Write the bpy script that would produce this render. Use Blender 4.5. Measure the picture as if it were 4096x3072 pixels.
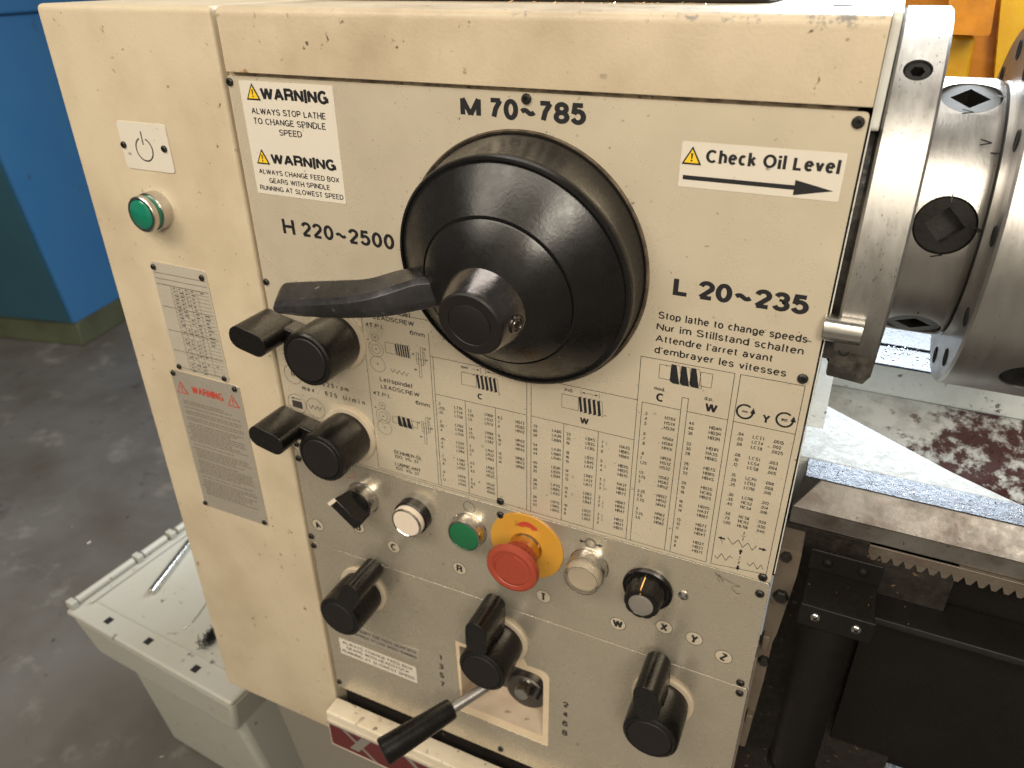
import bpy, bmesh, math, random
from mathutils import Vector, Matrix
PI = math.pi
random.seed(7)
sc = bpy.context.scene
for o in list(bpy.data.objects):
    bpy.data.objects.remove(o)
COL = sc.collection

# ------------------------------------------------------------------ camera
# The photograph was solved as a pinhole: x runs along the panel, z up, the panel front is y = 0 (metres).
RC = Matrix(((0.90768758, 0.41954943, -0.00902938),
             (0.19696796, -0.44493858, -0.87363224),
             (-0.37054943, 0.79120663, -0.48650302)))   # rows: right, down, forward
CAM = Vector((0.49046591, -0.5, 0.07496582))
FPX = 2996.67
def ray(u, v):
    return RC.transposed() @ Vector(((u - 2048) / FPX, (v - 1536) / FPX, 1))
def at(u, v, y=0.0):
    d = ray(u, v)
    return CAM + d * ((y - CAM.y) / d.y)
def atz(u, v, z):
    d = ray(u, v)
    return CAM + d * ((z - CAM.z) / d.z)
cd = bpy.data.cameras.new('camera')
cam = bpy.data.objects.new('camera', cd)
COL.objects.link(cam)
M = Matrix((RC[0], -RC[1], -RC[2])).transposed().to_4x4()
M.translation = CAM
cam.matrix_world = M
cd.sensor_width = 36
cd.lens = FPX / 4096 * 36
cd.clip_start = 0.01
cd.clip_end = 60
cd.dof.use_dof = True
cd.dof.focus_distance = 0.575
cd.dof.aperture_fstop = 8.0
sc.camera = cam
sc.render.resolution_x = 1024
sc.render.resolution_y = 768

# ------------------------------------------------------------------ light
w = bpy.data.worlds.new("World")
sc.world = w
w.use_nodes = True
bg = w.node_tree.nodes['Background']
bg.inputs[0].default_value = (1.0, 0.93, 0.84, 1)
bg.inputs[1].default_value = 0.14
sc.view_settings.view_transform = 'Standard'
sc.view_settings.look = 'None'
sc.view_settings.exposure = 0.04
sc.view_settings.gamma = 1.0
def area(name, loc, target, power, size, col, sy=None):
    l = bpy.data.lights.new(name, 'AREA')
    l.energy = power
    l.color = col
    l.shape = 'RECTANGLE'
    l.size = size
    l.size_y = sy or size
    o = bpy.data.objects.new(name, l)
    COL.objects.link(o)
    o.location = loc
    o.rotation_euler = (Vector(target) - Vector(loc)).to_track_quat('-Z', 'Y').to_euler()
    return o
LC = (1.0, 0.91, 0.765)
area('workshop_lamp_left', (-1.1, -1.7, 1.5), (0.1, 0, -0.2), 24, 1.0, LC)
area('workshop_lamp_right', (1.3, -1.9, 1.0), (0.35, 0, -0.05), 33, 0.7, LC)
area('ceiling_strip', (0.2, -2.4, 2.4), (0.2, -2.4, 0), 90, 3.0, LC, 1.2)
area('ceiling_lamp', (-0.1, 0.7, 2.2), (0.1, 0.0, -0.2), 31, 1.8, (1.0, 0.95, 0.87), 1.6)
area('rear_window', (0.70, 1.45, 0.62), (0.6, 0.15, -0.3), 62, 0.9, (0.84, 0.93, 1.0), 0.7)

# ------------------------------------------------------------------ materials
def N(nt, t, **k):
    n = nt.nodes.new(t)
    for a, b in k.items():
        setattr(n, a, b)
    return n
def mat(name, col, rough=0.5, metal=0.0, mottle=0.0, mscale=8, mcol=None, speck=0.0, sscale=120, scol=(0.05, 0.03, 0.02),
        bump=0.0, bscale=300, rvar=0.0, stretch=(1, 1, 1), coat=0.0, trans=0.0, wear=None, spec=0.5):
    m = bpy.data.materials.new(name)
    m.use_nodes = True
    nt = m.node_tree
    b = nt.nodes['Principled BSDF']
    L = nt.links.new
    b.inputs['Roughness'].default_value = rough
    b.inputs['Metallic'].default_value = metal
    b.inputs['Specular IOR Level'].default_value = spec
    b.inputs['Coat Weight'].default_value = coat
    b.inputs['Transmission Weight'].default_value = trans
    tc = N(nt, 'ShaderNodeTexCoord')
    mp = N(nt, 'ShaderNodeMapping')
    mp.inputs['Scale'].default_value = stretch
    L(tc.outputs['Object'], mp.inputs['Vector'])
    V = mp.outputs['Vector']
    rgb = N(nt, 'ShaderNodeRGB')
    rgb.outputs[0].default_value = (*col, 1)
    cur = rgb.outputs[0]
    def ramp(src, lo, hi):
        r = N(nt, 'ShaderNodeMapRange')
        r.inputs['From Min'].default_value = lo
        r.inputs['From Max'].default_value = hi
        L(src, r.inputs['Value'])
        return r.outputs[0]
    def mul(a, k):
        r = N(nt, 'ShaderNodeMath', operation='MULTIPLY')
        L(a, r.inputs[0])
        if isinstance(k, (int, float)):
            r.inputs[1].default_value = k
        else:
            L(k, r.inputs[1])
        return r.outputs[0]
    def mix(fac, a, c2):
        x = N(nt, 'ShaderNodeMix', data_type='RGBA')
        L(fac, x.inputs[0])
        L(a, x.inputs[6])
        x.inputs[7].default_value = (*c2, 1)
        return x.outputs[2]
    def noise(s, d=4, r=0.55):
        n = N(nt, 'ShaderNodeTexNoise')
        n.inputs['Scale'].default_value = s
        n.inputs['Detail'].default_value = d
        n.inputs['Roughness'].default_value = r
        L(V, n.inputs['Vector'])
        return n.outputs['Fac']
    nm = noise(mscale, 6, 0.6)
    if mottle:
        cur = mix(mul(ramp(nm, 0.42, 0.75), mottle), cur, mcol or tuple(c * 0.45 for c in col))
    if speck:
        s1 = ramp(noise(sscale, 2, 0.5), 0.70 - speck * 0.06, 0.76 - speck * 0.06)
        s2 = ramp(noise(mscale * 1.7, 2), 0.40, 0.62)
        cur = mix(mul(mul(s1, s2), 0.85), cur, scol)
    if wear:
        # wear = list of (colour, scale, low, high, axis expression) ; a patch of bare or soiled material with its own outline
        for wc, ws, lo, hi, ax in wear:
            nn = noise(ws, 12, 0.70)
            if ax:
                sep = N(nt, 'ShaderNodeSeparateXYZ')
                L(tc.outputs['Object'], sep.inputs[0])
                tot = nn
                for k, (g0, g1, amt) in ax.items():
                    g = ramp(sep.outputs[k], g0, g1)
                    ad = N(nt, 'ShaderNodeMath', operation='ADD')
                    L(tot, ad.inputs[0])
                    L(mul(g, amt), ad.inputs[1])
                    tot = ad.outputs[0]
                nn = tot
            cur = mix(ramp(nn, lo, hi), cur, wc)
    L(cur, b.inputs['Base Color'])
    if rvar:
        r = N(nt, 'ShaderNodeMapRange')
        r.inputs['To Min'].default_value = max(0.02, rough - rvar)
        r.inputs['To Max'].default_value = min(1, rough + rvar)
        L(noise(mscale * 3, 5, 0.65), r.inputs['Value'])
        r.inputs['From Min'].default_value = 0.3
        r.inputs['From Max'].default_value = 0.7
        L(r.outputs[0], b.inputs['Roughness'])
    if bump:
        bp = N(nt, 'ShaderNodeBump')
        bp.inputs['Strength'].default_value = bump
        bp.inputs['Distance'].default_value = 0.001
        L(noise(bscale, 4, 0.6), bp.inputs['Height'])
        L(bp.outputs[0], b.inputs['Normal'])
    return m

CREAM = (0.60, 0.49, 0.345)
M_ = {}
M_['door'] = mat('cream_paint_door', (0.56, 0.47, 0.335), 0.42, mottle=0.6, mscale=10, mcol=(0.39, 0.305, 0.20), speck=0.1, sscale=140, bump=0.25, bscale=420, rvar=0.1)
M_['cover'] = mat('cream_paint_cover', (0.545, 0.45, 0.32), 0.40, mottle=0.75, mscale=11, mcol=(0.36, 0.285, 0.19), speck=0.25, sscale=130, bump=0.30, bscale=420, rvar=0.1,
                  wear=[((0.22, 0.20, 0.17), 110, 0.92, 1.02, {2: (0.036, 0.0475, 0.25), 0: (0.15, 0.47, 0.20)}),
                        ((0.30, 0.17, 0.07), 60, 0.93, 1.0, {2: (0.012, 0.0, 0.28), 0: (0.30, 0.02, 0.16)})])
M_['plate'] = mat('cream_plate', (0.70, 0.61, 0.465), 0.30, metal=0.42, mottle=0.28, mscale=13, mcol=(0.44, 0.36, 0.255), speck=0.4, sscale=170, scol=(0.10, 0.07, 0.05), bump=0.03, bscale=500, rvar=0.07)
M_['plate2'] = mat('cream_plate_dimmed', (0.57, 0.51, 0.405), 0.26, metal=0.65, mottle=0.3, mscale=14, mcol=(0.42, 0.355, 0.265), speck=0.3, sscale=150, scol=(0.14, 0.09, 0.06), bump=0.03, bscale=500, rvar=0.08)  # darker copy of the upper plate, weaker light put into its colour
M_['edge'] = mat('grime_in_gap', (0.05, 0.035, 0.022), 0.8, mottle=0.6, mscale=80, mcol=(0.25, 0.19, 0.12))
M_['sticker'] = mat('white_sticker', (0.64, 0.585, 0.50), 0.35, mottle=0.12, mscale=14, mcol=(0.5, 0.42, 0.32), speck=0.2)
M_['ink'] = mat('black_print', (0.012, 0.012, 0.014), 0.45)
M_['greyink'] = mat('faded_print', (0.045, 0.04, 0.035), 0.5)
M_['redink'] = mat('red_print', (0.45, 0.05, 0.03), 0.5)
M_['yellow'] = mat('yellow_print', (0.80, 0.52, 0.02), 0.4)
M_['silver'] = mat('silver_plate', (0.62, 0.56, 0.46), 0.30, metal=0.35, mottle=0.2, mscale=12, mcol=(0.4, 0.34, 0.26), rvar=0.06)
M_['silver2'] = mat('silver_plate_warning', (0.52, 0.47, 0.39), 0.30, metal=0.5, mottle=0.2, mscale=12, mcol=(0.3, 0.26, 0.2), rvar=0.06)
M_['black'] = mat('black_plastic', (0.006, 0.005, 0.0045), 0.27, spec=0.45, mottle=0.2, mscale=30, mcol=(0.012, 0.010, 0.009), bump=0.10, bscale=700, rvar=0.06)
M_['blackcap'] = mat('black_plastic_cap', (0.010, 0.008, 0.007), 0.5, spec=0.4, bump=0.12, bscale=900)
M_['dial'] = mat('black_dial_paint', (0.007, 0.0065, 0.0065), 0.28, spec=0.42, mottle=0.3, mscale=22, mcol=(0.016, 0.014, 0.013), speck=0.0, sscale=330, scol=(0.30, 0.24, 0.18), bump=0.10, bscale=420, rvar=0.08)
M_['lever'] = mat('black_lever_paint', (0.012, 0.0115, 0.012), 0.27, mottle=0.6, mscale=26, mcol=(0.06, 0.055, 0.06), speck=0.08, sscale=200, scol=(0.25, 0.22, 0.2), bump=0.1, bscale=300, rvar=0.1)
M_['boss'] = mat('dark_boss_metal', (0.20, 0.185, 0.18), 0.22, metal=1.0, mottle=0.3, mscale=40, bump=0.15, bscale=260, rvar=0.08)
M_['chrome'] = mat('chrome', (0.62, 0.60, 0.57), 0.22, metal=1.0, mottle=0.3, mscale=60, mcol=(0.35, 0.3, 0.25), rvar=0.06)
M_['steel'] = mat('turned_steel', (0.50, 0.485, 0.46), 0.42, metal=0.95, mottle=0.3, mscale=16, mcol=(0.27, 0.24, 0.21), speck=0.9, sscale=330, scol=(0.08, 0.06, 0.05), bump=0.08, bscale=160, stretch=(3.0, 1, 1), rvar=0.09)
M_['steel2'] = mat('ground_steel', (0.49, 0.475, 0.455), 0.36, metal=0.97, mottle=0.25, mscale=10, mcol=(0.28, 0.23, 0.19), speck=0.25, sscale=300, bump=0.12, bscale=200, stretch=(4.0, 1, 1), rvar=0.07)
M_['socket'] = mat('grey_socket_steel', (0.11, 0.105, 0.10), 0.5, metal=0.7, mottle=0.3, mscale=60, bump=0.1, bscale=200)
M_['blacksteel'] = mat('blackened_steel', (0.022, 0.020, 0.019), 0.38, metal=0.8, bump=0.2, bscale=300, rvar=0.1)
M_['bolt'] = mat('black_oxide_screw', (0.022, 0.02, 0.018), 0.32, metal=0.3, bump=0.2, bscale=600)
M_['void'] = mat('dark_hollow', (0.006, 0.006, 0.006), 0.7)
M_['seal'] = mat('oily_black_seal', (0.018, 0.016, 0.014), 0.42, mottle=0.8, mscale=70, mcol=(0.10, 0.085, 0.07), bump=1.0, bscale=180, rvar=0.25)
M_['orange'] = mat('orange_guard_paint', (0.66, 0.26, 0.012), 0.30, mottle=0.9, mscale=34, mcol=(0.36, 0.12, 0.008), speck=0.8, sscale=110, scol=(0.15, 0.05, 0.01), bump=0.35, bscale=120, rvar=0.1)
M_['amber'] = mat('guard_yellow', (0.78, 0.48, 0.02), 0.28, mottle=0.9, mscale=34, mcol=(0.75, 0.32, 0.01), bump=0.4, bscale=90, rvar=0.1)
M_['casting'] = mat('pale_casting_paint', (0.72, 0.75, 0.73), 0.32, mottle=0.4, mscale=38, mcol=(0.48, 0.50, 0.47), speck=0.8, sscale=110, scol=(0.12, 0.1, 0.08), bump=0.5, bscale=70, rvar=0.15,
                    wear=[((0.07, 0.015, 0.012), 40, 0.98, 1.0, {0: (0.55, 0.66, 0.40), 2: (-0.335, -0.395, 0.18)})])
M_['web'] = mat('pale_web_paint', (0.50, 0.53, 0.52), 0.5, mottle=0.8, mscale=55, mcol=(0.30, 0.31, 0.29), speck=0.8, sscale=140, scol=(0.12, 0.10, 0.08), bump=0.5, bscale=110, rvar=0.12,
                wear=[((0.10, 0.025, 0.018), 60, 0.94, 0.97, {0: (0.56, 0.66, 0.42)})])
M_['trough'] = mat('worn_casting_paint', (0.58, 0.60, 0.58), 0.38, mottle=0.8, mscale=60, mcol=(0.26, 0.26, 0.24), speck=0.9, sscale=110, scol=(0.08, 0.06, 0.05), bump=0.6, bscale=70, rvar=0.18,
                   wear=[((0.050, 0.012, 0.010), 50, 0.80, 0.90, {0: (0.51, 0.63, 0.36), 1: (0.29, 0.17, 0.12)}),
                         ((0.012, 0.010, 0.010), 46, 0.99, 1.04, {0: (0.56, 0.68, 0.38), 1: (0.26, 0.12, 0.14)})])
M_['whitepaint'] = mat('white_edge_paint', (0.66, 0.66, 0.62), 0.3, mottle=0.4, mscale=40, mcol=(0.42, 0.38, 0.30), speck=0.5, bump=0.4, bscale=90)
M_['way'] = mat('oily_way_steel', (0.045, 0.048, 0.055), 0.26, metal=1.0, mottle=0.5, mscale=60, mcol=(0.03, 0.03, 0.035), bump=0.35, bscale=420, rvar=0.12)
M_['wayface'] = mat('stained_way_steel', (0.16, 0.148, 0.135), 0.42, metal=0.5, mottle=0.9, mscale=34, mcol=(0.065, 0.045, 0.033), speck=0.8, sscale=260, bump=0.12, bscale=260, rvar=0.12)
M_['rack'] = mat('rack_steel', (0.19, 0.16, 0.13), 0.42, metal=0.6, mottle=0.7, mscale=50, mcol=(0.12, 0.08, 0.06), bump=0.4)
M_['pocketsteel'] = mat('dark_shifter_steel', (0.22, 0.20, 0.18), 0.35, metal=1.0, mottle=0.4, mscale=60)
M_['blackmetal'] = mat('black_painted_sheet', (0.0055, 0.0045, 0.004), 0.5, spec=0.25, mottle=0.4, mscale=14, mcol=(0.010, 0.008, 0.006), speck=0.0, sscale=170, scol=(0.2, 0.15, 0.1), bump=0.2, bscale=500, rvar=0.08)
M_['grime'] = mat('greasy_dark_casting', (0.016, 0.012, 0.0095), 0.5, mottle=0.9, mscale=55, mcol=(0.006, 0.005, 0.004), speck=0.6, sscale=190, scol=(0.14, 0.09, 0.05), bump=1.0, bscale=90, rvar=0.25)
M_['oldcast'] = mat('soiled_cream_casting', (0.13, 0.105, 0.078), 0.5, mottle=0.9, mscale=32, mcol=(0.10, 0.07, 0.05), speck=0.8, sscale=90, bump=0.7, bscale=90)
M_['rail'] = mat('cream_rail_paint', (0.66, 0.58, 0.45), 0.4, mottle=0.5, mscale=34, mcol=(0.42, 0.30, 0.17), speck=1.3, sscale=110, scol=(0.08, 0.06, 0.05), bump=0.4, bscale=140)
M_['maroon'] = mat('maroon_nameplate', (0.10, 0.010, 0.012), 0.3)
M_['alu'] = mat('brushed_aluminium', (0.62, 0.58, 0.52), 0.33, metal=0.9, rvar=0.05)
M_['pedestal'] = mat('base_casting_paint', (0.20, 0.18, 0.15), 0.5, mottle=0.3, mscale=6, mcol=(0.22, 0.19, 0.16), bump=0.2)
M_['pedside'] = mat('base_side_paint', (0.14, 0.135, 0.14), 0.5, mottle=0.3, mscale=6)
M_['binwhite'] = mat('white_plastic_bin', (0.38, 0.375, 0.335), 0.42, mottle=0.5, mscale=14, mcol=(0.36, 0.34, 0.26), speck=0.5, sscale=60, bump=0.15, bscale=60, rvar=0.08)
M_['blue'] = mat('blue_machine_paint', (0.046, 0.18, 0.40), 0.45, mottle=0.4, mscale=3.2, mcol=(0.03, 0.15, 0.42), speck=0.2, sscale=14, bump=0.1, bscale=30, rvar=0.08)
M_['teal'] = mat('blue_paint_shaded', (0.030, 0.10, 0.14), 0.45, mottle=0.4, mscale=3.0, mcol=(0.02, 0.06, 0.10), bump=0.1, bscale=30)
M_['plinth'] = mat('green_grey_plinth', (0.10, 0.115, 0.065), 0.6, mottle=0.7, mscale=7, mcol=(0.05, 0.04, 0.03), bump=0.3, bscale=30)
M_['floor'] = mat('workshop_floor', (0.125, 0.118, 0.110), 0.5, mottle=0.9, mscale=3.2, mcol=(0.070, 0.058, 0.044), speck=0.3, sscale=22, scol=(0.04, 0.03, 0.025), bump=0.35, bscale=40, rvar=0.12,
                  wear=[((0.26, 0.245, 0.22), 5.5, 0.56, 0.76, None), ((0.045, 0.036, 0.030), 4.0, 0.60, 0.72, None)])
M_['wall'] = mat('far_wall_paint', (0.40, 0.42, 0.44), 0.7, mottle=0.2, mscale=1)
M_['red'] = mat('red_button_plastic', (0.31, 0.052, 0.026), 0.42, mottle=0.3, mscale=40, mcol=(0.30, 0.03, 0.02), bump=0.15, bscale=400)
M_['ydisc'] = mat('yellow_orange_disc', (0.52, 0.265, 0.035), 0.38, mottle=0.25, mscale=30, mcol=(0.6, 0.25, 0.02), speck=0.5, sscale=160, scol=(0.15, 0.06, 0.02))
M_['green'] = mat('green_button_plastic', (0.010, 0.12, 0.045), 0.4, mottle=0.2, mscale=50, mcol=(0.008, 0.11, 0.04))
M_['lens'] = mat('green_lens', (0.004, 0.17, 0.10), 0.12, coat=0.5)
M_['whitecap'] = mat('white_button_plastic', (0.70, 0.60, 0.49), 0.35, mottle=0.1, mscale=40)
M_['clear'] = mat('clear_silicone_boot', (0.86, 0.82, 0.72), 0.08, trans=0.93)
M_['brass'] = mat('brass_swarf', (0.80, 0.48, 0.20), 0.25, metal=1.0)
M_['chip'] = mat('bright_swarf', (0.75, 0.72, 0.68), 0.2, metal=1.0)
M_['water'] = mat('coolant_droplets', (0.80, 0.84, 0.88), 0.05, metal=1.0)
M_['washer'] = mat('cream_washer', (0.52, 0.44, 0.33), 0.38, mottle=0.4, mscale=60, mcol=(0.4, 0.28, 0.15), bump=0.2)
M_['tray'] = mat('black_rubber_tray', (0.014, 0.012, 0.011), 0.35, bump=0.3, bscale=200, rvar=0.1)
M_['frame'] = mat('cream_inner_casting', (0.66, 0.53, 0.37), 0.42, mottle=0.3, mscale=25, mcol=(0.45, 0.33, 0.2))
M_['pocket'] = mat('pocket_casting', (0.52, 0.43, 0.33), 0.45, mottle=0.5, mscale=30, mcol=(0.36, 0.25, 0.16), speck=0.8, sscale=90, scol=(0.2, 0.12, 0.07))

# ------------------------------------------------------------------ mesh helpers
def finish(bm, name, smooth=35):
    bmesh.ops.remove_doubles(bm, verts=bm.verts, dist=1e-7)
    bmesh.ops.recalc_face_normals(bm, faces=bm.faces)
    me = bpy.data.meshes.new(name)
    bm.to_mesh(me)
    bm.free()
    if smooth:
        for p in me.polygons:
            p.use_smooth = True
        me.set_sharp_from_angle(angle=math.radians(smooth))
    return me
def obj(name, bm, m, parent=None, smooth=35, bevel=0, seg=3, local=False):
    me = finish(bm, name, smooth) if isinstance(bm, bmesh.types.BMesh) else bm
    if m is not None and not me.materials:
        me.materials.append(m)
    o = bpy.data.objects.new(name, me)
    COL.objects.link(o)
    if bevel:
        b = o.modifiers.new('bevel', 'BEVEL')
        b.width = bevel
        b.segments = seg
        b.limit_method = 'ANGLE'
        b.angle_limit = math.radians(40)
        b.harden_normals = False
    if parent:
        o.parent = parent
        if not local:
            o.matrix_parent_inverse = world_of(parent).inverted()
    return o
def world_of(o):
    m = Matrix.LocRotScale(o.location, o.rotation_euler, o.scale)
    if o.parent:
        return world_of(o.parent) @ o.matrix_parent_inverse @ m
    return m
def tag(o, label, cat, group=None, kind=None):
    o['label'] = label
    if cat:
        o['category'] = cat
    if group:
        o['group'] = group
    if kind:
        o['kind'] = kind
    return o
def thing(name, label, cat, loc=(0, 0, 0), group=None):
    o = bpy.data.objects.new(name, None)
    COL.objects.link(o)
    o.empty_display_size = 0.01
    o.location = loc
    return tag(o, label, cat, group)
def box(bm, x0, x1, y0, y1, z0, z1, mtx=None):
    vs = [bm.verts.new((x, y, z)) for x in (x0, x1) for y in (y0, y1) for z in (z0, z1)]
    for f in ((0, 1, 3, 2), (4, 6, 7, 5), (0, 4, 5, 1), (2, 3, 7, 6), (0, 2, 6, 4), (1, 5, 7, 3)):
        bm.faces.new([vs[i] for i in f])
    if mtx is not None:
        bmesh.ops.transform(bm, matrix=mtx, verts=vs)
    return vs
def nb():
    return bmesh.new()
def B(*a, **k):
    bm = nb()
    box(bm, *a, **k)
    return bm
# a lathe about the local -y axis: profile of (radius, height out of the panel)
def lathe(bm, prof, cx=0, cz=0, y0=0, seg=64, close=True, fn=None, mtx=None):
    rings = []
    allv = []
    for r, h in prof:
        if r < 1e-7:
            v = bm.verts.new((cx, y0 - h, cz))
            rings.append([v])
            allv.append(v)
        else:
            ring = []
            for i in range(seg):
                a = 2 * PI * i / seg
                rr = fn(r, h, a) if fn else r
                ring.append(bm.verts.new((cx + rr * math.cos(a), y0 - h, cz + rr * math.sin(a))))
            rings.append(ring)
            allv += ring
    for A, Bq in zip(rings, rings[1:]):
        if len(A) == 1 and len(Bq) == 1:
            continue
        for i in range(seg):
            j = (i + 1) % seg
            if len(A) == 1:
                bm.faces.new((A[0], Bq[i], Bq[j]))
            elif len(Bq) == 1:
                bm.faces.new((A[i], Bq[0], A[j]))
            else:
                bm.faces.new((A[i], Bq[i], Bq[j], A[j]))
    if mtx is not None:
        bmesh.ops.transform(bm, matrix=mtx, verts=allv)
    return bm
def LA(prof, *a, **k):
    return lathe(nb(), prof, *a, **k)
def rpoly(pts, rad, seg=5):
    """rounded polygon; rad is one radius or one per corner"""
    n = len(pts)
    out = []
    for i, p in enumerate(pts):
        r = rad[i] if isinstance(rad, (list, tuple)) else rad
        p = Vector(p)
        a = Vector(pts[i - 1]) - p
        b = Vector(pts[(i + 1) % n]) - p
        if r <= 0:
            out.append(tuple(p))
            continue
        ang = a.angle(b)
        t = min(r / math.tan(ang / 2), a.length * 0.49, b.length * 0.49)
        A = p + a.normalized() * t
        Bp = p + b.normalized() * t
        for k in range(seg + 1):
            s = k / seg
            out.append(tuple(A * (1 - s) ** 2 + p * 2 * s * (1 - s) + Bp * s * s))
    return out
def slab(outer, holes, y0, y1, bm=None):
    """flat plate in the xz plane with holes, y0 front, y1 back"""
    bm = bm or nb()
    es = []
    loops = []
    for lp in [outer] + list(holes):
        vs = [bm.verts.new((x, y0, z)) for x, z in lp]
        es += [bm.edges.new((vs[i], vs[(i + 1) % len(vs)])) for i in range(len(vs))]
        loops.append(vs)
    r = bmesh.ops.triangle_fill(bm, edges=es, use_beauty=True)
    fs = [g for g in r['geom'] if isinstance(g, bmesh.types.BMFace)]
    if y1 != y0:
        e = bmesh.ops.extrude_face_region(bm, geom=fs)
        bmesh.ops.translate(bm, vec=(0, y1 - y0, 0), verts=[g for g in e['geom'] if isinstance(g, bmesh.types.BMVert)])
    return bm
def zslab(pts, z0, z1, mtx=None):
    """polygon in (x, y) extruded along z"""
    bm = nb()
    a = [bm.verts.new((x, y, z0)) for x, y in pts]
    b = [bm.verts.new((x, y, z1)) for x, y in pts]
    n = len(pts)
    bm.faces.new(a)
    bm.faces.new(b)
    for i in range(n):
        bm.faces.new((a[i], a[(i + 1) % n], b[(i + 1) % n], b[i]))
    if mtx is not None:
        bmesh.ops.transform(bm, matrix=mtx, verts=bm.verts)
    return bm
def xprism(poly, x0, x1, bm=None):
    """polygon in (y, z) extruded along x"""
    bm = bm or nb()
    a = [bm.verts.new((x0, y, z)) for y, z in poly]
    b = [bm.verts.new((x1, y, z)) for y, z in poly]
    n = len(poly)
    bm.faces.new(a)
    bm.faces.new(b)
    for i in range(n):
        bm.faces.new((a[i], a[(i + 1) % n], b[(i + 1) % n], b[i]))
    return bm
def circ(cx, cz, r, n=40, a0=0, a1=2 * PI):
    full = abs(a1 - a0 - 2 * PI) < 1e-6
    return [(cx + r * math.cos(a0 + (a1 - a0) * i / (n if full else n - 1)), cz + r * math.sin(a0 + (a1 - a0) * i / (n if full else n - 1))) for i in range(n)]
def rod(bm, a, b, ra, rb=None, seg=24, caps=True):
    a = Vector(a); b = Vector(b)
    rb = ra if rb is None else rb
    d = (b - a).normalized()
    q = d.to_track_quat('Z', 'Y')
    A = [bm.verts.new(a + q @ Vector((ra * math.cos(2 * PI * i / seg), ra * math.sin(2 * PI * i / seg), 0))) for i in range(seg)]
    Bv = [bm.verts.new(b + q @ Vector((rb * math.cos(2 * PI * i / seg), rb * math.sin(2 * PI * i / seg), 0))) for i in range(seg)]
    for i in range(seg):
        j = (i + 1) % seg
        bm.faces.new((A[i], A[j], Bv[j], Bv[i]))
    if caps:
        bm.faces.new(A)
        bm.faces.new(Bv)
    return bm
def apply_mods(o):
    dg = bpy.context.evaluated_depsgraph_get()
    me = bpy.data.meshes.new_from_object(o.evaluated_get(dg))
    o.modifiers.clear()
    o.data = me
def cut(o, cutters):
    for c in cutters:
        m = o.modifiers.new('cut', 'BOOLEAN')
        m.operation = 'DIFFERENCE'
        m.object = c
        m.solver = 'EXACT'
    apply_mods(o)
    for p in o.data.polygons:
        p.use_smooth = True
    o.data.set_sharp_from_angle(angle=math.radians(32))
    for c in cutters:
        bpy.data.objects.remove(c)

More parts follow.
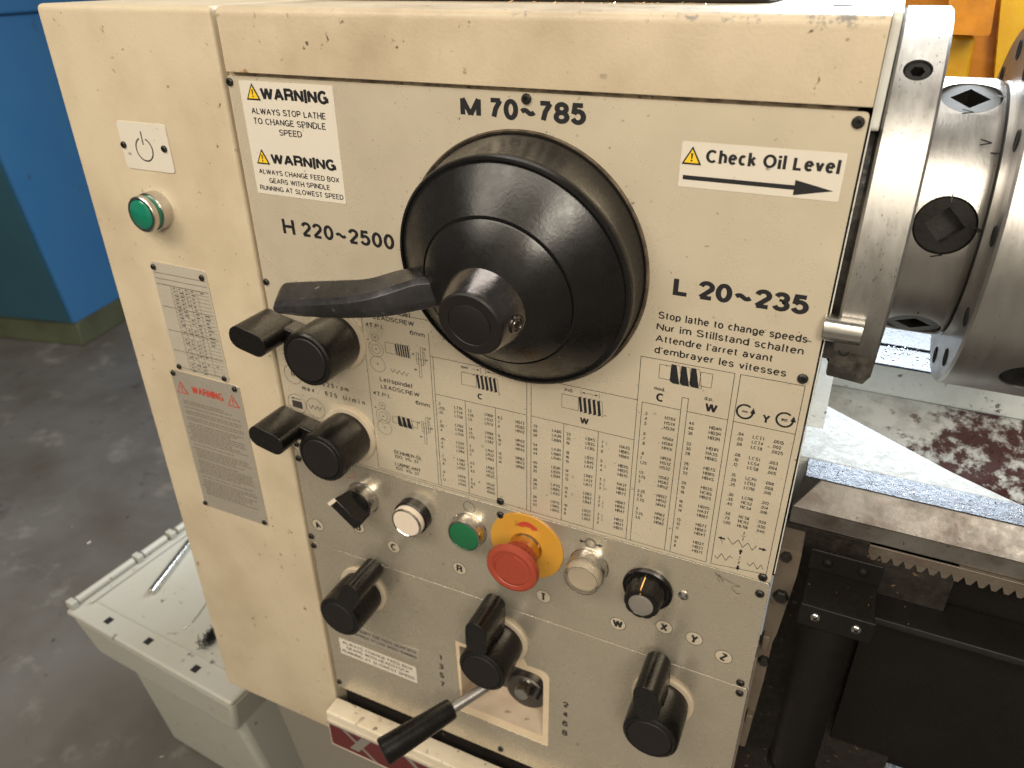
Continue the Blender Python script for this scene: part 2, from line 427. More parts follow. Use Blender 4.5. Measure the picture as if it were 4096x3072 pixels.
# ------------------------------------------------------------------ lettering: a small grotesque drawn from strokes, flat print 0.18 mm proud
PR = 0.00018
def Ar(cx, cy, rx, ry, a0, a1, n=None):
    n = n or max(3, int(abs(a1 - a0) / 22))
    return [(cx + rx * math.cos(math.radians(a0 + (a1 - a0) * i / n)), cy + ry * math.sin(math.radians(a0 + (a1 - a0) * i / n))) for i in range(n + 1)]
def El(cx, cy, rx, ry):
    return Ar(cx, cy, rx, ry, 0, 360, 18)
GL = {
 'A': (.74, [[(0, 0), (.5, 1), (1, 0)], [(.2, .34), (.8, .34)]]),
 'B': (.64, [[(0, 0), (0, 1), (.6, 1)] + Ar(.6, .77, .34, .23, 80, -90) + [(0, .54)], [(.6, .54)] + Ar(.62, .27, .38, .27, 80, -90) + [(0, 0)]]),
 'C': (.70, [Ar(.52, .5, .52, .5, 45, 315)]),
 'D': (.68, [[(0, 0), (0, 1), (.42, 1)] + Ar(.42, .5, .58, .5, 80, -80) + [(.42, 0), (0, 0)]]),
 'E': (.58, [[(1, 1), (0, 1), (0, 0), (1, 0)], [(0, .53), (.92, .53)]]),
 'F': (.55, [[(1, 1), (0, 1), (0, 0)], [(0, .5), (.86, .5)]]),
 'G': (.74, [Ar(.5, .5, .5, .5, 45, 340) + [(1, .46), (.56, .46)], [(1, .46), (1, 0)]]),
 'H': (.66, [[(0, 0), (0, 1)], [(1, 0), (1, 1)], [(0, .53), (1, .53)]]),
 'I': (.0, [[(.5, 0), (.5, 1)]]),
 'J': (.48, [[(1, 1), (1, .27)] + Ar(.5, .27, .5, .27, 0, -180)]),
 'K': (.68, [[(0, 0), (0, 1)], [(1, 1), (0, .36)], [(.32, .56), (1, 0)]]),
 'L': (.52, [[(0, 1), (0, 0), (1, 0)]]),
 'M': (.80, [[(0, 0), (0, 1), (.5, .02), (1, 1), (1, 0)]]),
 'N': (.66, [[(0, 0), (0, 1), (1, 0), (1, 1)]]),
 'O': (.76, [El(.5, .5, .5, .5)]),
 'Ö': (.76, [El(.5, .5, .5, .5), [(.25, 1.42), (.25, 1.24)], [(.75, 1.42), (.75, 1.24)]]),
 'P': (.62, [[(0, 0), (0, 1), (.6, 1)] + Ar(.6, .73, .4, .27, 80, -90) + [(0, .46)]]),
 'R': (.66, [[(0, 0), (0, 1), (.6, 1)] + Ar(.6, .75, .38, .25, 80, -90) + [(0, .5)], [(.58, .5)] + Ar(.66, .36, .30, .14, 80, 0) + [(1, 0)]]),
 'S': (.64, [Ar(.5, .755, .46, .245, 20, 262) + Ar(.5, .255, .5, .255, 82, -160)]),
 'T': (.60, [[(0, 1), (1, 1)], [(.5, 1), (.5, 0)]]),
 'U': (.64, [[(0, 1), (0, .3)] + Ar(.5, .3, .5, .3, 180, 360) + [(1, 1)]]),
 'V': (.68, [[(0, 1), (.5, 0), (1, 1)]]),
 'W': (1.0, [[(0, 1), (.25, 0), (.5, 1), (.75, 0), (1, 1)]]),
 'X': (.66, [[(0, 0), (1, 1)], [(0, 1), (1, 0)]]),
 'Y': (.66, [[(0, 1), (.5, .42), (1, 1)], [(.5, .42), (.5, 0)]]),
 'Z': (.60, [[(0, 1), (1, 1), (0, 0), (1, 0)]]),
 '0': (.50, [El(.5, .5, .5, .5)]),
 '1': (.24, [[(0, .74), (.5, .80), (1, 1), (1, 0)]]),
 '2': (.50, [Ar(.5, .72, .5, .28, 175, -28) + [(0, 0), (1, 0)]]),
 '3': (.50, [Ar(.48, .745, .45, .255, 165, -85) + Ar(.48, .26, .52, .26, 85, -165)]),
 '4': (.52, [[(.76, 0), (.76, 1), (0, .27), (1.02, .27)]]),
 '5': (.50, [[(.92, 1), (.16, 1), (.06, .48)] + Ar(.48, .33, .52, .33, 125, -160)]),
 '6': (.50, [El(.5, .32, .5, .32), Ar(.56, .56, .56, .44, 38, 175) + [(0, .34)]]),
 '7': (.50, [[(0, 1), (1, 1), (.52, .5), (.32, 0)]]),
 '8': (.52, [El(.5, .76, .43, .24), El(.5, .26, .5, .26)]),
 '9': (.50, [El(.5, .68, .5, .32), Ar(.44, .44, .56, .44, -142, -5) + [(1, .66)]]),
 '~': (.62, [[(i / 10, .42 + .105 * math.sin(i / 10 * 2 * PI)) for i in range(11)]]),
 '.': (.0, [[(.5, -.08), (.5, .10)]]), "'": (.0, [[(.5, 1), (.5, .78)]]), '-': (.26, [[(0, .36), (1, .36)]]), '/': (.36, [[(0, -.05), (1, 1.05)]]),
 'a': (.48, [Ar(.45, .53, .43, .22, 160, 0) + [(.88, .12), (1.02, 0)], El(.43, .21, .43, .21)]),
 'b': (.50, [[(0, 1), (0, 0)], El(.5, .37, .5, .37)]),
 'c': (.46, [Ar(.52, .37, .52, .37, 48, 312)]),
 'd': (.50, [[(1, 1), (1, 0)], El(.5, .37, .5, .37)]),
 'e': (.50, [[(.03, .40), (.97, .40)], Ar(.5, .37, .5, .37, 5, 318)]),
 'f': (.28, [[(1, 1)] + Ar(.95, .82, .5, .18, 100, 180) + [(.45, 0)], [(0, .73), (1, .73)]]),
 'g': (.50, [El(.5, .38, .5, .36), [(1, .74), (1, .02)] + Ar(.5, .02, .5, .25, 0, -160)]),
 'h': (.46, [[(0, 1), (0, 0)], Ar(.5, .46, .5, .28, 180, 0) + [(1, 0)]]),
 'i': (.0, [[(.5, .73), (.5, 0)], [(.5, 1.07), (.5, .86)]]),
 'k': (.46, [[(0, 1), (0, 0)], [(.92, .73), (0, .24)], [(.36, .43), (1, 0)]]),
 'l': (.0, [[(.5, 1), (.5, 0)]]),
 'm': (.80, [[(0, .73), (0, 0)], Ar(.25, .5, .25, .24, 180, 0) + [(.5, 0)], Ar(.75, .5, .25, .24, 180, 0) + [(1, 0)]]),
 'n': (.46, [[(0, .73), (0, 0)], Ar(.5, .46, .5, .28, 180, 0) + [(1, 0)]]),
 'o': (.50, [El(.5, .37, .5, .37)]),
 'p': (.50, [[(0, .74), (0, -.25)], El(.5, .37, .5, .37)]),
 'r': (.28, [[(0, .73), (0, 0)], Ar(1, .40, 1, .34, 180, 92)]),
 's': (.44, [Ar(.5, .565, .45, .18, 20, 262) + Ar(.5, .19, .5, .19, 82, -160)]),
 't': (.30, [[(.4, .95), (.4, .16)] + Ar(.9, .16, .5, .16, 190, 270), [(0, .73), (1, .73)]]),
 'u': (.46, [[(0, .73), (0, .28)] + Ar(.5, .28, .5, .28, 180, 360), [(1, .73), (1, 0)]]),
 'v': (.46, [[(0, .73), (.5, 0), (1, .73)]]),
 'x': (.44, [[(0, .73), (1, 0)], [(0, 0), (1, .73)]]),
 'y': (.46, [[(0, .73), (.52, 0)], [(1, .73), (.52, 0), (.36, -.2), (.05, -.25)]]),
}
def thick(V, F, pts, wd, y):
    """stroke of width wd along pts (mm); sharp corners start a new stroke a hair in front"""
    run = [pts[0]]
    k = 0
    for i in range(1, len(pts)):
        run.append(pts[i])
        if i < len(pts) - 1:
            a = Vector(pts[i]) - Vector(pts[i - 1]); b = Vector(pts[i + 1]) - Vector(pts[i])
            if a.length > 1e-6 and b.length > 1e-6 and a.normalized().dot(b.normalized()) < -.15:
                thick1(V, F, run, wd, y - k * .00002)
                k += 1
                run = [pts[i]]
    thick1(V, F, run, wd, y - k * .00002)
def thick1(V, F, pts, wd, y):
    closed = len(pts) > 3 and abs(pts[0][0] - pts[-1][0]) + abs(pts[0][1] - pts[-1][1]) < 1e-6
    P = [Vector(p) for p in pts]
    q = [P[0]]
    for p in P[1:]:
        if (p - q[-1]).length > 1e-4:
            q.append(p)
    P = q
    if closed and (P[0] - P[-1]).length < 1e-4:
        P = P[:-1]
    n = len(P)
    b = len(V)
    for i, p in enumerate(P):
        a = P[i - 1] if (i or closed) else None
        c = P[(i + 1) % n] if (i < n - 1 or closed) else None
        d0 = (p - a).normalized() if a is not None else (c - p).normalized()
        d1 = (c - p).normalized() if c is not None else d0
        n0 = Vector((-d0.y, d0.x)); n1 = Vector((-d1.y, d1.x))
        m = n0 + n1
        if m.length < .35:
            m = n0
            k = 1
        else:
            m.normalize()
            k = min(1 / max(m.dot(n0), .2), 2.2)
        for s in (1, -1):
            o = p + m * (wd / 2 * k * s)
            V.append(((o.x + (o.x - p.x) * .22) / 1000, y, o.y / 1000))
    for i in range(n if closed else n - 1):
        u, v = b + 2 * i, b + 2 * ((i + 1) % n)
        F.append([u, v, v + 1, u + 1])
TXT = {}
def T(key, s, x0, z, cap, x1=None, bold=0, align='L', y=0.0, rot=0.0, k=1.0, mono=0):
    """x0..x1 in mm (x1 None: natural width times k), baseline z, cap height"""
    V, F = TXT.setdefault(key, ([], []))
    wt = (.22 if bold > .018 else .19 if bold > .014 else .135 if bold > .008 else .175 if cap < 2.6 else .15) * cap
    gap = (.075 if bold > .018 else .11) * cap
    adv = []
    tot = 0
    for ch in s:
        if ch == ' ':
            wc = (.22 if bold > .014 else .28) * cap
        else:
            wc = GL[ch][0] * cap + (wt if GL[ch][0] < .01 else .10 * cap if bold > .018 else .03 * cap)
        adv.append(wc)
        tot += wc + gap
    tot -= gap
    sc_ = (x1 - x0) / tot if x1 is not None else k
    x = -{'L': 0, 'C': tot * sc_ / 2, 'R': tot * sc_}[align]
    cr, sr = math.cos(rot), math.sin(rot)
    for ch, wc in zip(s, adv):
        if ch != ' ':
            gw = wc * sc_
            for j, path in enumerate(GL[ch][1]):
                pts = []
                for (px, pz) in path:
                    if GL[ch][0] < .01:
                        qx = x + gw / 2
                    else:
                        qx = x + wt / 2 + px * (gw - wt)
                    qz = wt / 2 + pz * (cap - wt)
                    if path[0][0] == path[-1][0] and len(path) == 2 and ch in 'HIKLFTRPBDEMNYbdhklit1':
                        qz = pz * cap if pz in (0, 1) else qz
                    if rot:
                        qx, qz = qx * cr - (qz - cap / 2) * sr, qx * sr + (qz - cap / 2) * cr + cap / 2
                    pts.append((x0 + qx, z + qz))
                if ch in 'AVWMNXYvxky/' or (ch in 'KZ7'):
                    pass
                thick(V, F, pts, wt, y - PR - j * .00007)
        x += (wc + gap) * sc_
LINES = {}
def ln(key, x0, z0, x1, z1, wd=0.35, y=0.0):
    """a printed line, mm"""
    V, F = LINES.setdefault(key, ([], []))
    d = Vector((x1 - x0, z1 - z0)).normalized() * wd / 2
    n = len(V)
    px, pz = -d.y, d.x
    for x, z, s in ((x0, z0, 1), (x1, z1, 1), (x1, z1, -1), (x0, z0, -1)):
        V.append(((x + px * s) / 1000, y - PR, (z + pz * s) / 1000))
    F.append([n, n + 1, n + 2, n + 3])
def pline(key, pts, wd=0.35, y=0.0, closed=False):
    for i in range(len(pts) - (0 if closed else 1)):
        a, b = pts[i], pts[(i + 1) % len(pts)]
        ln(key, a[0], a[1], b[0], b[1], wd, y)
def fill(key, pts, y=0.0):
    V, F = LINES.setdefault(key, ([], []))
    n = len(V)
    V += [(x / 1000, y - PR, z / 1000) for x, z in pts]
    F.append(list(range(n, n + len(pts))))
def ringl(key, cx, cz, r, wd=0.35, y=0.0, a0=0, a1=2 * PI, n=36):
    V, F = LINES.setdefault(key, ([], []))
    b = len(V)
    for i in range(n + 1):
        a = a0 + (a1 - a0) * i / n
        for rr in (r - wd / 2, r + wd / 2):
            V.append(((cx + rr * math.cos(a)) / 1000, y - PR, (cz + rr * math.sin(a)) / 1000))
    for i in range(n):
        q = b + 2 * i
        F.append([q, q + 1, q + 3, q + 2])
def arrow(key, x0, z0, x1, z1, head, hw, wd, y=0.0):
    d = Vector((x1 - x0, z1 - z0)).normalized()
    bx, bz = x1 - d.x * head, z1 - d.y * head
    ln(key, x0, z0, bx, bz, wd, y)
    fill(key, [(x1, z1), (bx - d.y * hw, bz + d.x * hw), (bx + d.y * hw, bz - d.x * hw)], y)
def tri(key_in, key_out, cx, z, s, y=0.0, ex=True):
    h = s * 0.9
    fill(key_out, [(cx - s / 2, z), (cx + s / 2, z), (cx, z + h)], y)
    k = 0.74
    fill(key_in, [(cx - s / 2 * k, z + h * 0.09), (cx + s / 2 * k, z + h * 0.09), (cx, z + h * 0.09 + h * k)], y - PR)
    if ex:
        fill(key_out, [(cx - s * .05, z + h * .62), (cx + s * .05, z + h * .62), (cx + s * .03, z + h * .32), (cx - s * .03, z + h * .32)], y - 2 * PR)
        fill(key_out, circ(cx, z + h * .22, s * .05, 8), y - 2 * PR)

# --- instruction plate print (key 'main')
K = 'main'
T(K, 'M 70~785', 217.9, -19.4, 14.2, 313.2, bold=0.022)
T(K, 'H 220~2500', 34.8, -129.4, 13.2, 150.2, bold=0.016)
T(K, 'L 20~235', 384.0, -130.7, 13.9, 474.8, bold=0.022)
T(K, 'Stop lathe to change speeds', 375, -150.6, 5.7, 478.1)
T(K, 'Nur im Stillstand schalten', 374.5, -159.9, 5.7, 477.3)
T(K, "Attendre l'arret avant", 374.5, -169.3, 5.7, 458.4)
T(K, "d'embrayer les vitesses", 374.5, -178.9, 5.7, 468.9)
ROW0, DR, DG = -234.2, 4.55, 18.85
def col(xn, nums, g0=0, ha=2.95):
    for i, s in enumerate(nums):
        z = ROW0 - DG * (g0 + i // 3) - DR * (i % 3)
        if '+' in s:
            a, b = s.split('+')
            n, d = b.split('/')
            T(K, a, xn, z, ha, bold=0.010, k=1.05)
            xx = xn + 2.7 * len(a) + 1.2
            T(K, n, xx, z + 1.7, 1.25, k=1.2)
            T(K, d, xx, z - 0.5, 1.25, k=1.2)
            ln(K, xx - .1, z + 1.2, xx + 1.2, z + 1.2, .2)
        else:
            T(K, s, xn, z, ha, bold=0.010, k=1.05)
def code(x0, x1, codes, g0=0):
    for i, s in enumerate(codes.split()):
        z = ROW0 - DG * (g0 + i // 3) - DR * (i % 3)
        T(K, s, x0, z, 2.95, x1, bold=0.010)
G1 = 36.2 / DG
col(182.5, '.2 .225 .25 .3 .35 .4 .45 .5 .6 .7 .75 .8 .9 1 1.1'.split(), G1)
code(199.1, 207.3, 'LT1X LT2X LT3X LT6X LT8X LS1X LS2X LS3X LS6X LS8X LT6Z LR1X LR2X LS1Z LR4X', G1)
col(212.7, '1.2 1.25 1.3 1.4 1.5 1.75 2 2.5 3 3.5 4 4.5 5 5.5 6'.split(), G1)
code(229.5, 237.6, 'LR6X LS3Z LR7X LR8X LS6Z LS8Z LR1Z LR3Z LR6Z LR8Z HS1Z HS2Z HS3Z HS4Z HS6Z', G1)
col(242.3, '6.5 7 8 9 10 11 12 13 14'.split(), G1)
code(259.4, 268.0, 'HS7Z HS8Z HR1Z HR2Z HR3Z HR4Z HR6Z HR7Z HR8Z', G1)
col(276.2, '72 60 56 54 48 44 40 36 32 30 28 27 26 24 23'.split(), G1)
code(293.5, 301.8, 'LA6R LA3R LB8R LA2R LB6R LR4R LB3R LB2R LB1R LA3S LB8S LA2S LB7S LB6S LB5S', G1)
col(306.6, '22 20 19 18 16 15 14 13+1/2 13 12 11+1/2 11 10 9 8'.split(), G1)
code(323.8, 331.7, 'LB4S LB3S LC8S LB2S LB1S LA3T LB8T LA2T LB7T LB6T LB5T LB4T LB3T LB2T LB1T', G1)
col(337.6, '7+1/2 7 6 5 4+1/2 4 3+3/4 3+1/2 3+1/4 3 2+7/8 2+3/4 2+1/2 2+1/4 2'.split(), G1)
code(353.2, 361.7, 'HA3S HB8S HB6S HB3S HB2S HB1S HA3T HB8T HB7T HB6T HB5T HB4T HB3T HB2T HB1T', G1)
col(371.1, '.3 .4 .5 .6 .7 .8 .9 1 1.25 1.5 1.75 2 2.25 2.5 2.75 3 3.25 3.5'.split())
code(387.6, 396.1, 'HT6X HS1X HS3X HS6X HS8X HR1X HR2X HS1Z HS3Z HS6Z HS8Z HR1Z HR2Z HR3Z HR4Z HR6Z HR7Z HR8Z')
col(406.4, '44 40 36 32 30 28 26 24 22 20 19 18 16 15 14 13 12 11 10 9 8'.split())
code(422.0, 431.0, 'HB4R HB3R HB2R HB1R HA3S HB8S HB7S HB6S HB4S HB3S HC8S HB2S HB1S HA3T HB8T HB7T HB6T HB4T HB3T HB2T HB1T')
col(443.1, '.04 .05 .06 .08 .10 .12 .15 .20 .25 .30 .35 .40 .50 .75 1.00'.split())
code(454.2, 462.2, 'LCT1 LCT4 LCT8 LCS1 LCS4 LCS8 LCR1 LCR3 LCR6 LCR8 HCS2 HCS4 HCS8 HCR3 HCR8')
col(468.8, '.0015 .002 .0025 .003 .004 .005 .006 .008 .010 .012 .014 .016 .020 .030 .040'.split())
for a in ((108.4, -188, 108.4, -361.6), (177.3, -200, 177.3, -361.8), (180.1, -221.9, 180.1, -361.8), (210.4, -259.6, 210.4, -362), (240.1, -259.6, 240.1, -362),
          (270.0, -222, 270.0, -362.4), (274.0, -222, 274.0, -362.4), (304.0, -259.6, 304.0, -363), (334.4, -259.6, 334.4, -363), (364.7, -183.7, 364.7, -363.4), (368.6, -223.1, 368.6, -363.4),
          (399.0, -211.8, 399.0, -363.4), (403.8, -211.8, 403.8, -363.4), (399.0, -211.8, 403.8, -211.8), (434.5, -183.5, 434.5, -363.4), (438.6, -183.5, 438.6, -363.4), (482.8, -183.2, 482.8, -358.6),
          (108.4, -188, 177.3, -188), (108.4, -361.6, 270, -362.0), (270, -362.2, 434.5, -363.5), (438.6, -363.4, 482.8, -358.6), (364.7, -183.7, 434.5, -183.5), (438.6, -183.4, 482.8, -183.1), (177.3, -222.3, 364.7, -222.2),
          (180.1, -259.7, 270, -259.7), (274, -259.5, 364.7, -259.5), (368.6, -223.1, 399, -223.1), (403.8, -223.1, 434.5, -223.0), (438.6, -223.2, 482.8, -223.1), (0, -364.2, 250, -364.2)):
    ln(K, *a, 0.42)
T(K, 'C', 225.6, -254.8, 6.0, align='C', bold=0.016, k=1.12)
T(K, 'W', 321.8, -255.8, 6.6, align='C', bold=0.016, k=1.12)
T(K, 'C', 382.3, -219.6, 7.4, align='C', bold=0.016, k=1.12)
T(K, 'W', 421.3, -219.8, 7.8, align='C', bold=0.016, k=1.12)
T(K, 'Y', 461.2, -218.6, 6.8, align='C', bold=0.016, k=1.12)
T(K, 'mod.', 377.0, -210.0, 3.0, 385.4)
T(K, 'd.p.', 415.5, -210.0, 3.0, 422.0)
T(K, 'mm', 208.0, -227.4, 2.9, 214.5)
T(K, 'INS', 303.9, -228.2, 2.8, 310.8)
T(K, 'mm', 445.6, -213.9, 2.2, align='C', bold=0.01)
T(K, 'INS', 473.8, -214.4, 2.4, align='C')
for cx in (445.6, 473.8):
    ringl(K, cx, -213.1, 5.7, 1.5, a0=0.9, a1=2 * PI + 0.05)
    fill(K, [(cx + 3.8, -213.4), (cx + 7.8, -213.4), (cx + 5.8, -208.6)])
def vthread(x0, z0, x1, z1, n=5, h=13):
    """outline of a bolt with a black and white V thread"""
    wsh = (x1 - x0) * 0.42
    pline(K, [(x0, z0), (x0 + wsh, z0), (x0 + wsh, z1), (x0, z1)], .35, closed=True)
    p = (x1 - x0 - wsh) / n
    for i in range(n):
        a = x0 + wsh + i * p
        fill(K, [(a, z0), (a + p * .5, z0 + 1.1), (a + p * .95, z1 + .2), (a + p * .45, z1 - 1.2)])
        pline(K, [(a + p * .5, z0 + 1.1), (a + p, z0), (a + p * 1.4, z1 - 1.0), (a + p * .95, z1 + .2)], .3)
def athread(x0, z0, x1, z1, n=3):
    wsh = (x1 - x0) * .22
    pline(K, [(x0, z0 - 1.5), (x0 + wsh, z0 - 1.5), (x0 + wsh, z1 + 1.8), (x0, z1 + 1.8)], .35, closed=True)
    pline(K, [(x1 - wsh, z0 - 1.5), (x1, z0 - 1.5), (x1, z1 + 1.8), (x1 - wsh, z1 + 1.8)], .35, closed=True)
    p = (x1 - x0 - 2 * wsh) / n
    for i in range(n):
        a = x0 + wsh + i * p
        fill(K, [(a, z0 + .4), (a + p * .5, z0 + .4), (a + p * 1.0, z1 - .6), (a + p * .3, z1 - .6), (a, z1 + 1)])
        pline(K, [(a + p * .55, z0 + .4), (a + p * .85, z0 + .2), (a + p * 1.25, z1 - .2), (a + p * 1.05, z1 - .6)], .3)
vthread(207.8, -231.2, 242.5, -243.4)
vthread(301.6, -231.2, 336.0, -244.0)
athread(379.6, -186.0, 419.2, -201.0)
vthread(131.0, -217.6, 156.2, -228.0, 6)
athread(131.0, -293.8, 158.4, -304.0)
arrow(K, 218.4, -226, 226.0, -226, 2.6, .8, .3)
arrow(K, 240.0, -226, 232.2, -226, 2.6, .8, .3)
for x in (226.9, 231.4):
    ln(K, x, -223.4, x, -228.8, .3)
arrow(K, 325, -226.2, 332.8, -226.2, 2.8, .8, .3)
arrow(K, 326, -226.2, 318.4, -226.2, 2.8, .8, .3)
for x in (317.8, 333.4):
    ln(K, x, -223.9, x, -228.6, .3)
T(K, '1', 460.2, -325.4, 3.6, align='C')
T(K, '1', 460.2, -331.2, 3.6, align='C')
ln(K, 458.2, -326.5, 462.2, -326.5, .4)
pline(K, [(448.6, -331.9), (453.2, -337.6), (457.0, -331.4), (461.2, -338.0), (464.6, -331.8), (468.6, -338.2), (471.6, -332.4)], .45)
arrow(K, 446.6, -334.2, 440.9, -334.2, 3, 1.8, 1.6)
arrow(K, 473.6, -334.4, 479.6, -334.4, 3, 1.8, 1.6)
pline(K, [(440.6, -354.0), (443.0, -356.6), (446.0, -349.8), (449.8, -356.0), (452.6, -349.8), (454.8, -352.0)], .45)
pline(K, [(466.6, -352.0), (469.0, -354.8), (471.6, -350.0), (475.2, -355.8), (477.6, -350.6), (479.8, -354.6)], .45)
arrow(K, 460.3, -345.4, 460.3, -339.8, 3, 1.8, 1.6)
arrow(K, 460.3, -357.6, 460.3, -362.8, 3, 1.8, 1.6)
T(K, '1', 460.3, -350.0, 2.6, align='C')
T(K, '2', 460.3, -355.6, 2.8, align='C')
ln(K, 458.9, -351.2, 461.7, -351.2, .3)
# lead screw panels
for dz, ty in ((0, 1), (-70.8, 2)):
    T(K, 'Leitspindel', 121.2, -188.8 + dz, 4.6, 160.0 if ty == 1 else 156.0)
    T(K, 'LEADSCREW', 121.6, -196.4 + dz, 4.4, 163.2, bold=0.006)
    T(K, '4T.P.I.', 111.8, -205.2 + dz, 4.0, 131.0)
    T(K, '6mm', 158.5, -205.0 + dz, 4.2, 173.4)
for dz, o2 in ((0, 0), (-71.5, 1.5)):
    cxs = 120.6
    ringl(K, cxs, -214.9 + dz, 3.6, .3)
    T(K, '24', cxs, -215.8 + dz, 1.9, align='C')
    ringl(K, cxs, -226.6 + dz, 7.9, .3)
    ringl(K, cxs, -226.6 + dz, 4.7, .3)
    T(K, '44', cxs, -227.6 + dz, 1.9, align='C')
    ringl(K, cxs + .2, -242.0 + dz + o2 * 2, 8.0, .3)
    T(K, '57', cxs + .2, -243.0 + dz + o2 * 2, 1.9, align='C')
    T(K, '56', 112.6, -219.4 + dz, 1.8, align='C')
    for (a, b, c, d) in ((163.2, -221.5, 165.4, -233.0), (165.2, -222.5, 167.6, -246.0), (167.8, -215.8, 170.2, -233.2), (170.0, -220, 172.0, -231.5)):
        pline(K, [(a, b + dz), (c, b + dz), (c, d + dz), (a, d + dz)], .3, closed=True)
    T(K, '28' if dz == 0 else '22', 171.0, -217.6 + dz, 2.0)
    T(K, '55', 159.0, -224.8 + dz, 2.0)
    T(K, '54', 172.4, -228.0 + dz, 2.0)
    T(K, '64', 160.4, -240.0 + dz, 2.0)
    ln(K, 161.8, -228 + dz, 174, -228 + dz, .25)
pline(K, [(134.1 + i * 2.4, -243.4 - 4.0 * (i % 2) - i * .1) for i in range(9)], .4)
T(K, 'SCHMIER-ÖL', 128.5, -338.3, 3.9, 160.4, bold=0.004)
T(K, 'ISO. VG. 37', 129.6, -343.2, 3.6, 156.2, bold=0.004)
T(K, 'LUBRICANT', 128.6, -352.6, 3.9, 157.6, bold=0.004)
T(K, 'ISO. VG. 37', 129.4, -357.4, 3.6, 155.4, bold=0.004)
for i, ch in enumerate('max.625rpm'):
    T('grey', ch, 26.5 + (i + (1 if i > 3 else 0)) * 5.45, -280.2, 4.9, align='C', bold=0.004, k=1.1)
for i, ch in enumerate('max. 625 U/min'):
    if ch != ' ':
        T('grey', ch, 28.5 + i * 5.45, -290.8, 5.2, align='C', bold=0.004, k=1.1)
for cx in (15.9, 39.0):
    ringl('grey', cx, -309.4, 11.2, .4)
ringl('grey', 17, -275.5, 10.5, .4)
T('grey', 'R', 17, -278, 5.5, align='C')
fill('grey', [(10, -306), (10, -314), (22.5, -314.5), (22.5, -306)])
pline('grey', [(31 + i * 2.6, -306 - 5 * (i % 2)) for i in range(7)], .6)
arrow('grey', 22, -303.4, 9, -303.4, 4, 1.3, .8)
# --- control plate print
K2 = 'ctl'
DISC = []
for ch, x, z, rt in (('A', 15.6, -466.4, .3), ('B', 72.1, -450.1, 0), ('C', 115.6, -462.2, -.1), ('R', 194.9, -462.3, 0), ('T', 287.9, -462.9, 0), ('W', 363.9, -466.7, 0.1),
                  ('X', 406.9, -452.0, 0), ('Y', 434.7, -454.3, -.1), ('Z', 462.1, -464.8, -.2)):
    DISC.append((x, z))
    T(K2, ch, x, z - 4.6, 9.2, align='C', bold=0.016, rot=rt, y=-PR)
ringl(K2, 332.9, -379.6, 5.2, .5)
ringl(K2, 332.9, -379.6, 4.1, .35)
arrow(K2, 327.8, -379.8, 321.6, -379.8, 3.4, 2.0, 1.4)
arrow(K2, 338.0, -379.4, 344.2, -379.4, 3.4, 2.0, 1.4)
ringl(K2, 209.6, -378.3, 6.2, .5)
for r_, a0, a1 in ((10, .2, 1.2), (7, .3, 1.3)):
    ringl('grey2', 97, -389, r_, .5, a0=a0, a1=a1)
ringl('red2', 71, -380, 5.5, .6, a0=-2.2, a1=.6)
pline('scr', [(448.4, -381), (443.4, -371.6), (451.4, -379.0), (446, -373), (455, -377), (464.9, -379.4), (458, -381.5)], .35)
pline('scr', [(458, -383), (463, -387.8), (466, -386.6)], .5)
# --- lower plate print
for i, ch in enumerate('1357'):
    T('lown', ch, 163.3, -608.5 - 15.0 * i - 3.6, 8.6, align='C', bold=.016, k=1.3)
for i, ch in enumerate('2468'):
    T('lown', ch, 315.2, -608.3 - 15.2 * i - 3.6, 8.6, align='C', bold=.016, k=1.3)
# --- stickers
def PX(x, y, ox, oy, yy=0.0):
    p = at(ox + x / 1.508, oy + y / 1.508, yy)
    return p.x * 1000, p.z * 1000
def TP(key, s, x0, y0, x1, cap, o=(900, 0), **k):
    a = PX(x0, y0, *o)
    b = PX(x1, y0 + (x1 - x0) * 0.08, *o)
    T(key, s, a[0], a[1], cap, b[0], **k)
S = 'warn'
TP(S, 'WARNING', 222, 603, 628, 10.2, bold=0.03)
TP(S, 'ALWAYS STOP LATHE', 165, 685, 612, 5.0)
TP(S, 'TO CHANGE SPINDLE', 178, 745, 612, 5.0)
TP(S, 'SPEED', 332, 817, 468, 5.0)
TP(S, 'WARNING', 285, 990, 672, 9.4, bold=0.03)
TP(S, 'ALWAYS CHANGE FEED BOX', 210, 1045, 690, 4.3)
TP(S, 'GEARS WITH SPINDLE', 272, 1102, 635, 4.3)
TP(S, 'RUNNING AT SLOWEST SPEED', 217, 1142, 715, 4.3)
for x, y, s in ((178, 602, 14.5), (237, 988, 14.0)):
    c = PX(x, y, 900, 0)
    tri('ywarn%d' % int(s * 10), S, c[0], c[1], s, y=-0.0003)
a = PX(1392, 980, 1900, 0); b_ = PX(545, 1045, 2996, 0)
T('oil', 'Check Oil Level', a[0], a[1], 8.4, b_[0], bold=0.016)
c = PX(1306, 990, 1900, 0)
tri('yoil', 'oil', c[0], c[1] , 12.8, y=-0.0003)
arrow('oilarrow', 382.6, -47.3, 475.8, -47.3, 23, 4.8, 2.8)
Z4 = lambda x, y: (lambda p: (p.x * 1000, p.z * 1000))(at(900 + x / 1.508, 1972 + y / 1.508))
T('lowst', 'DO NOT SHIFT THE FEED GEAR BOX', 27, -618, 4.2, 131)
T('lowst', 'WHEN SPINDLE AT LOW SPEED RUNNING', 27, -626, 4.2, 131)
T('lowst2', 'ALWAYS CHANGE FEED BOX', 23, -649.5, 4.8, 123)
T('lowst2', 'GEARS WITH HEADSTOCK', 28, -657, 4.8, 118)
T('lowst2', 'RUNNING AT SLOWEST SPEED', 21, -665, 4.8, 125)
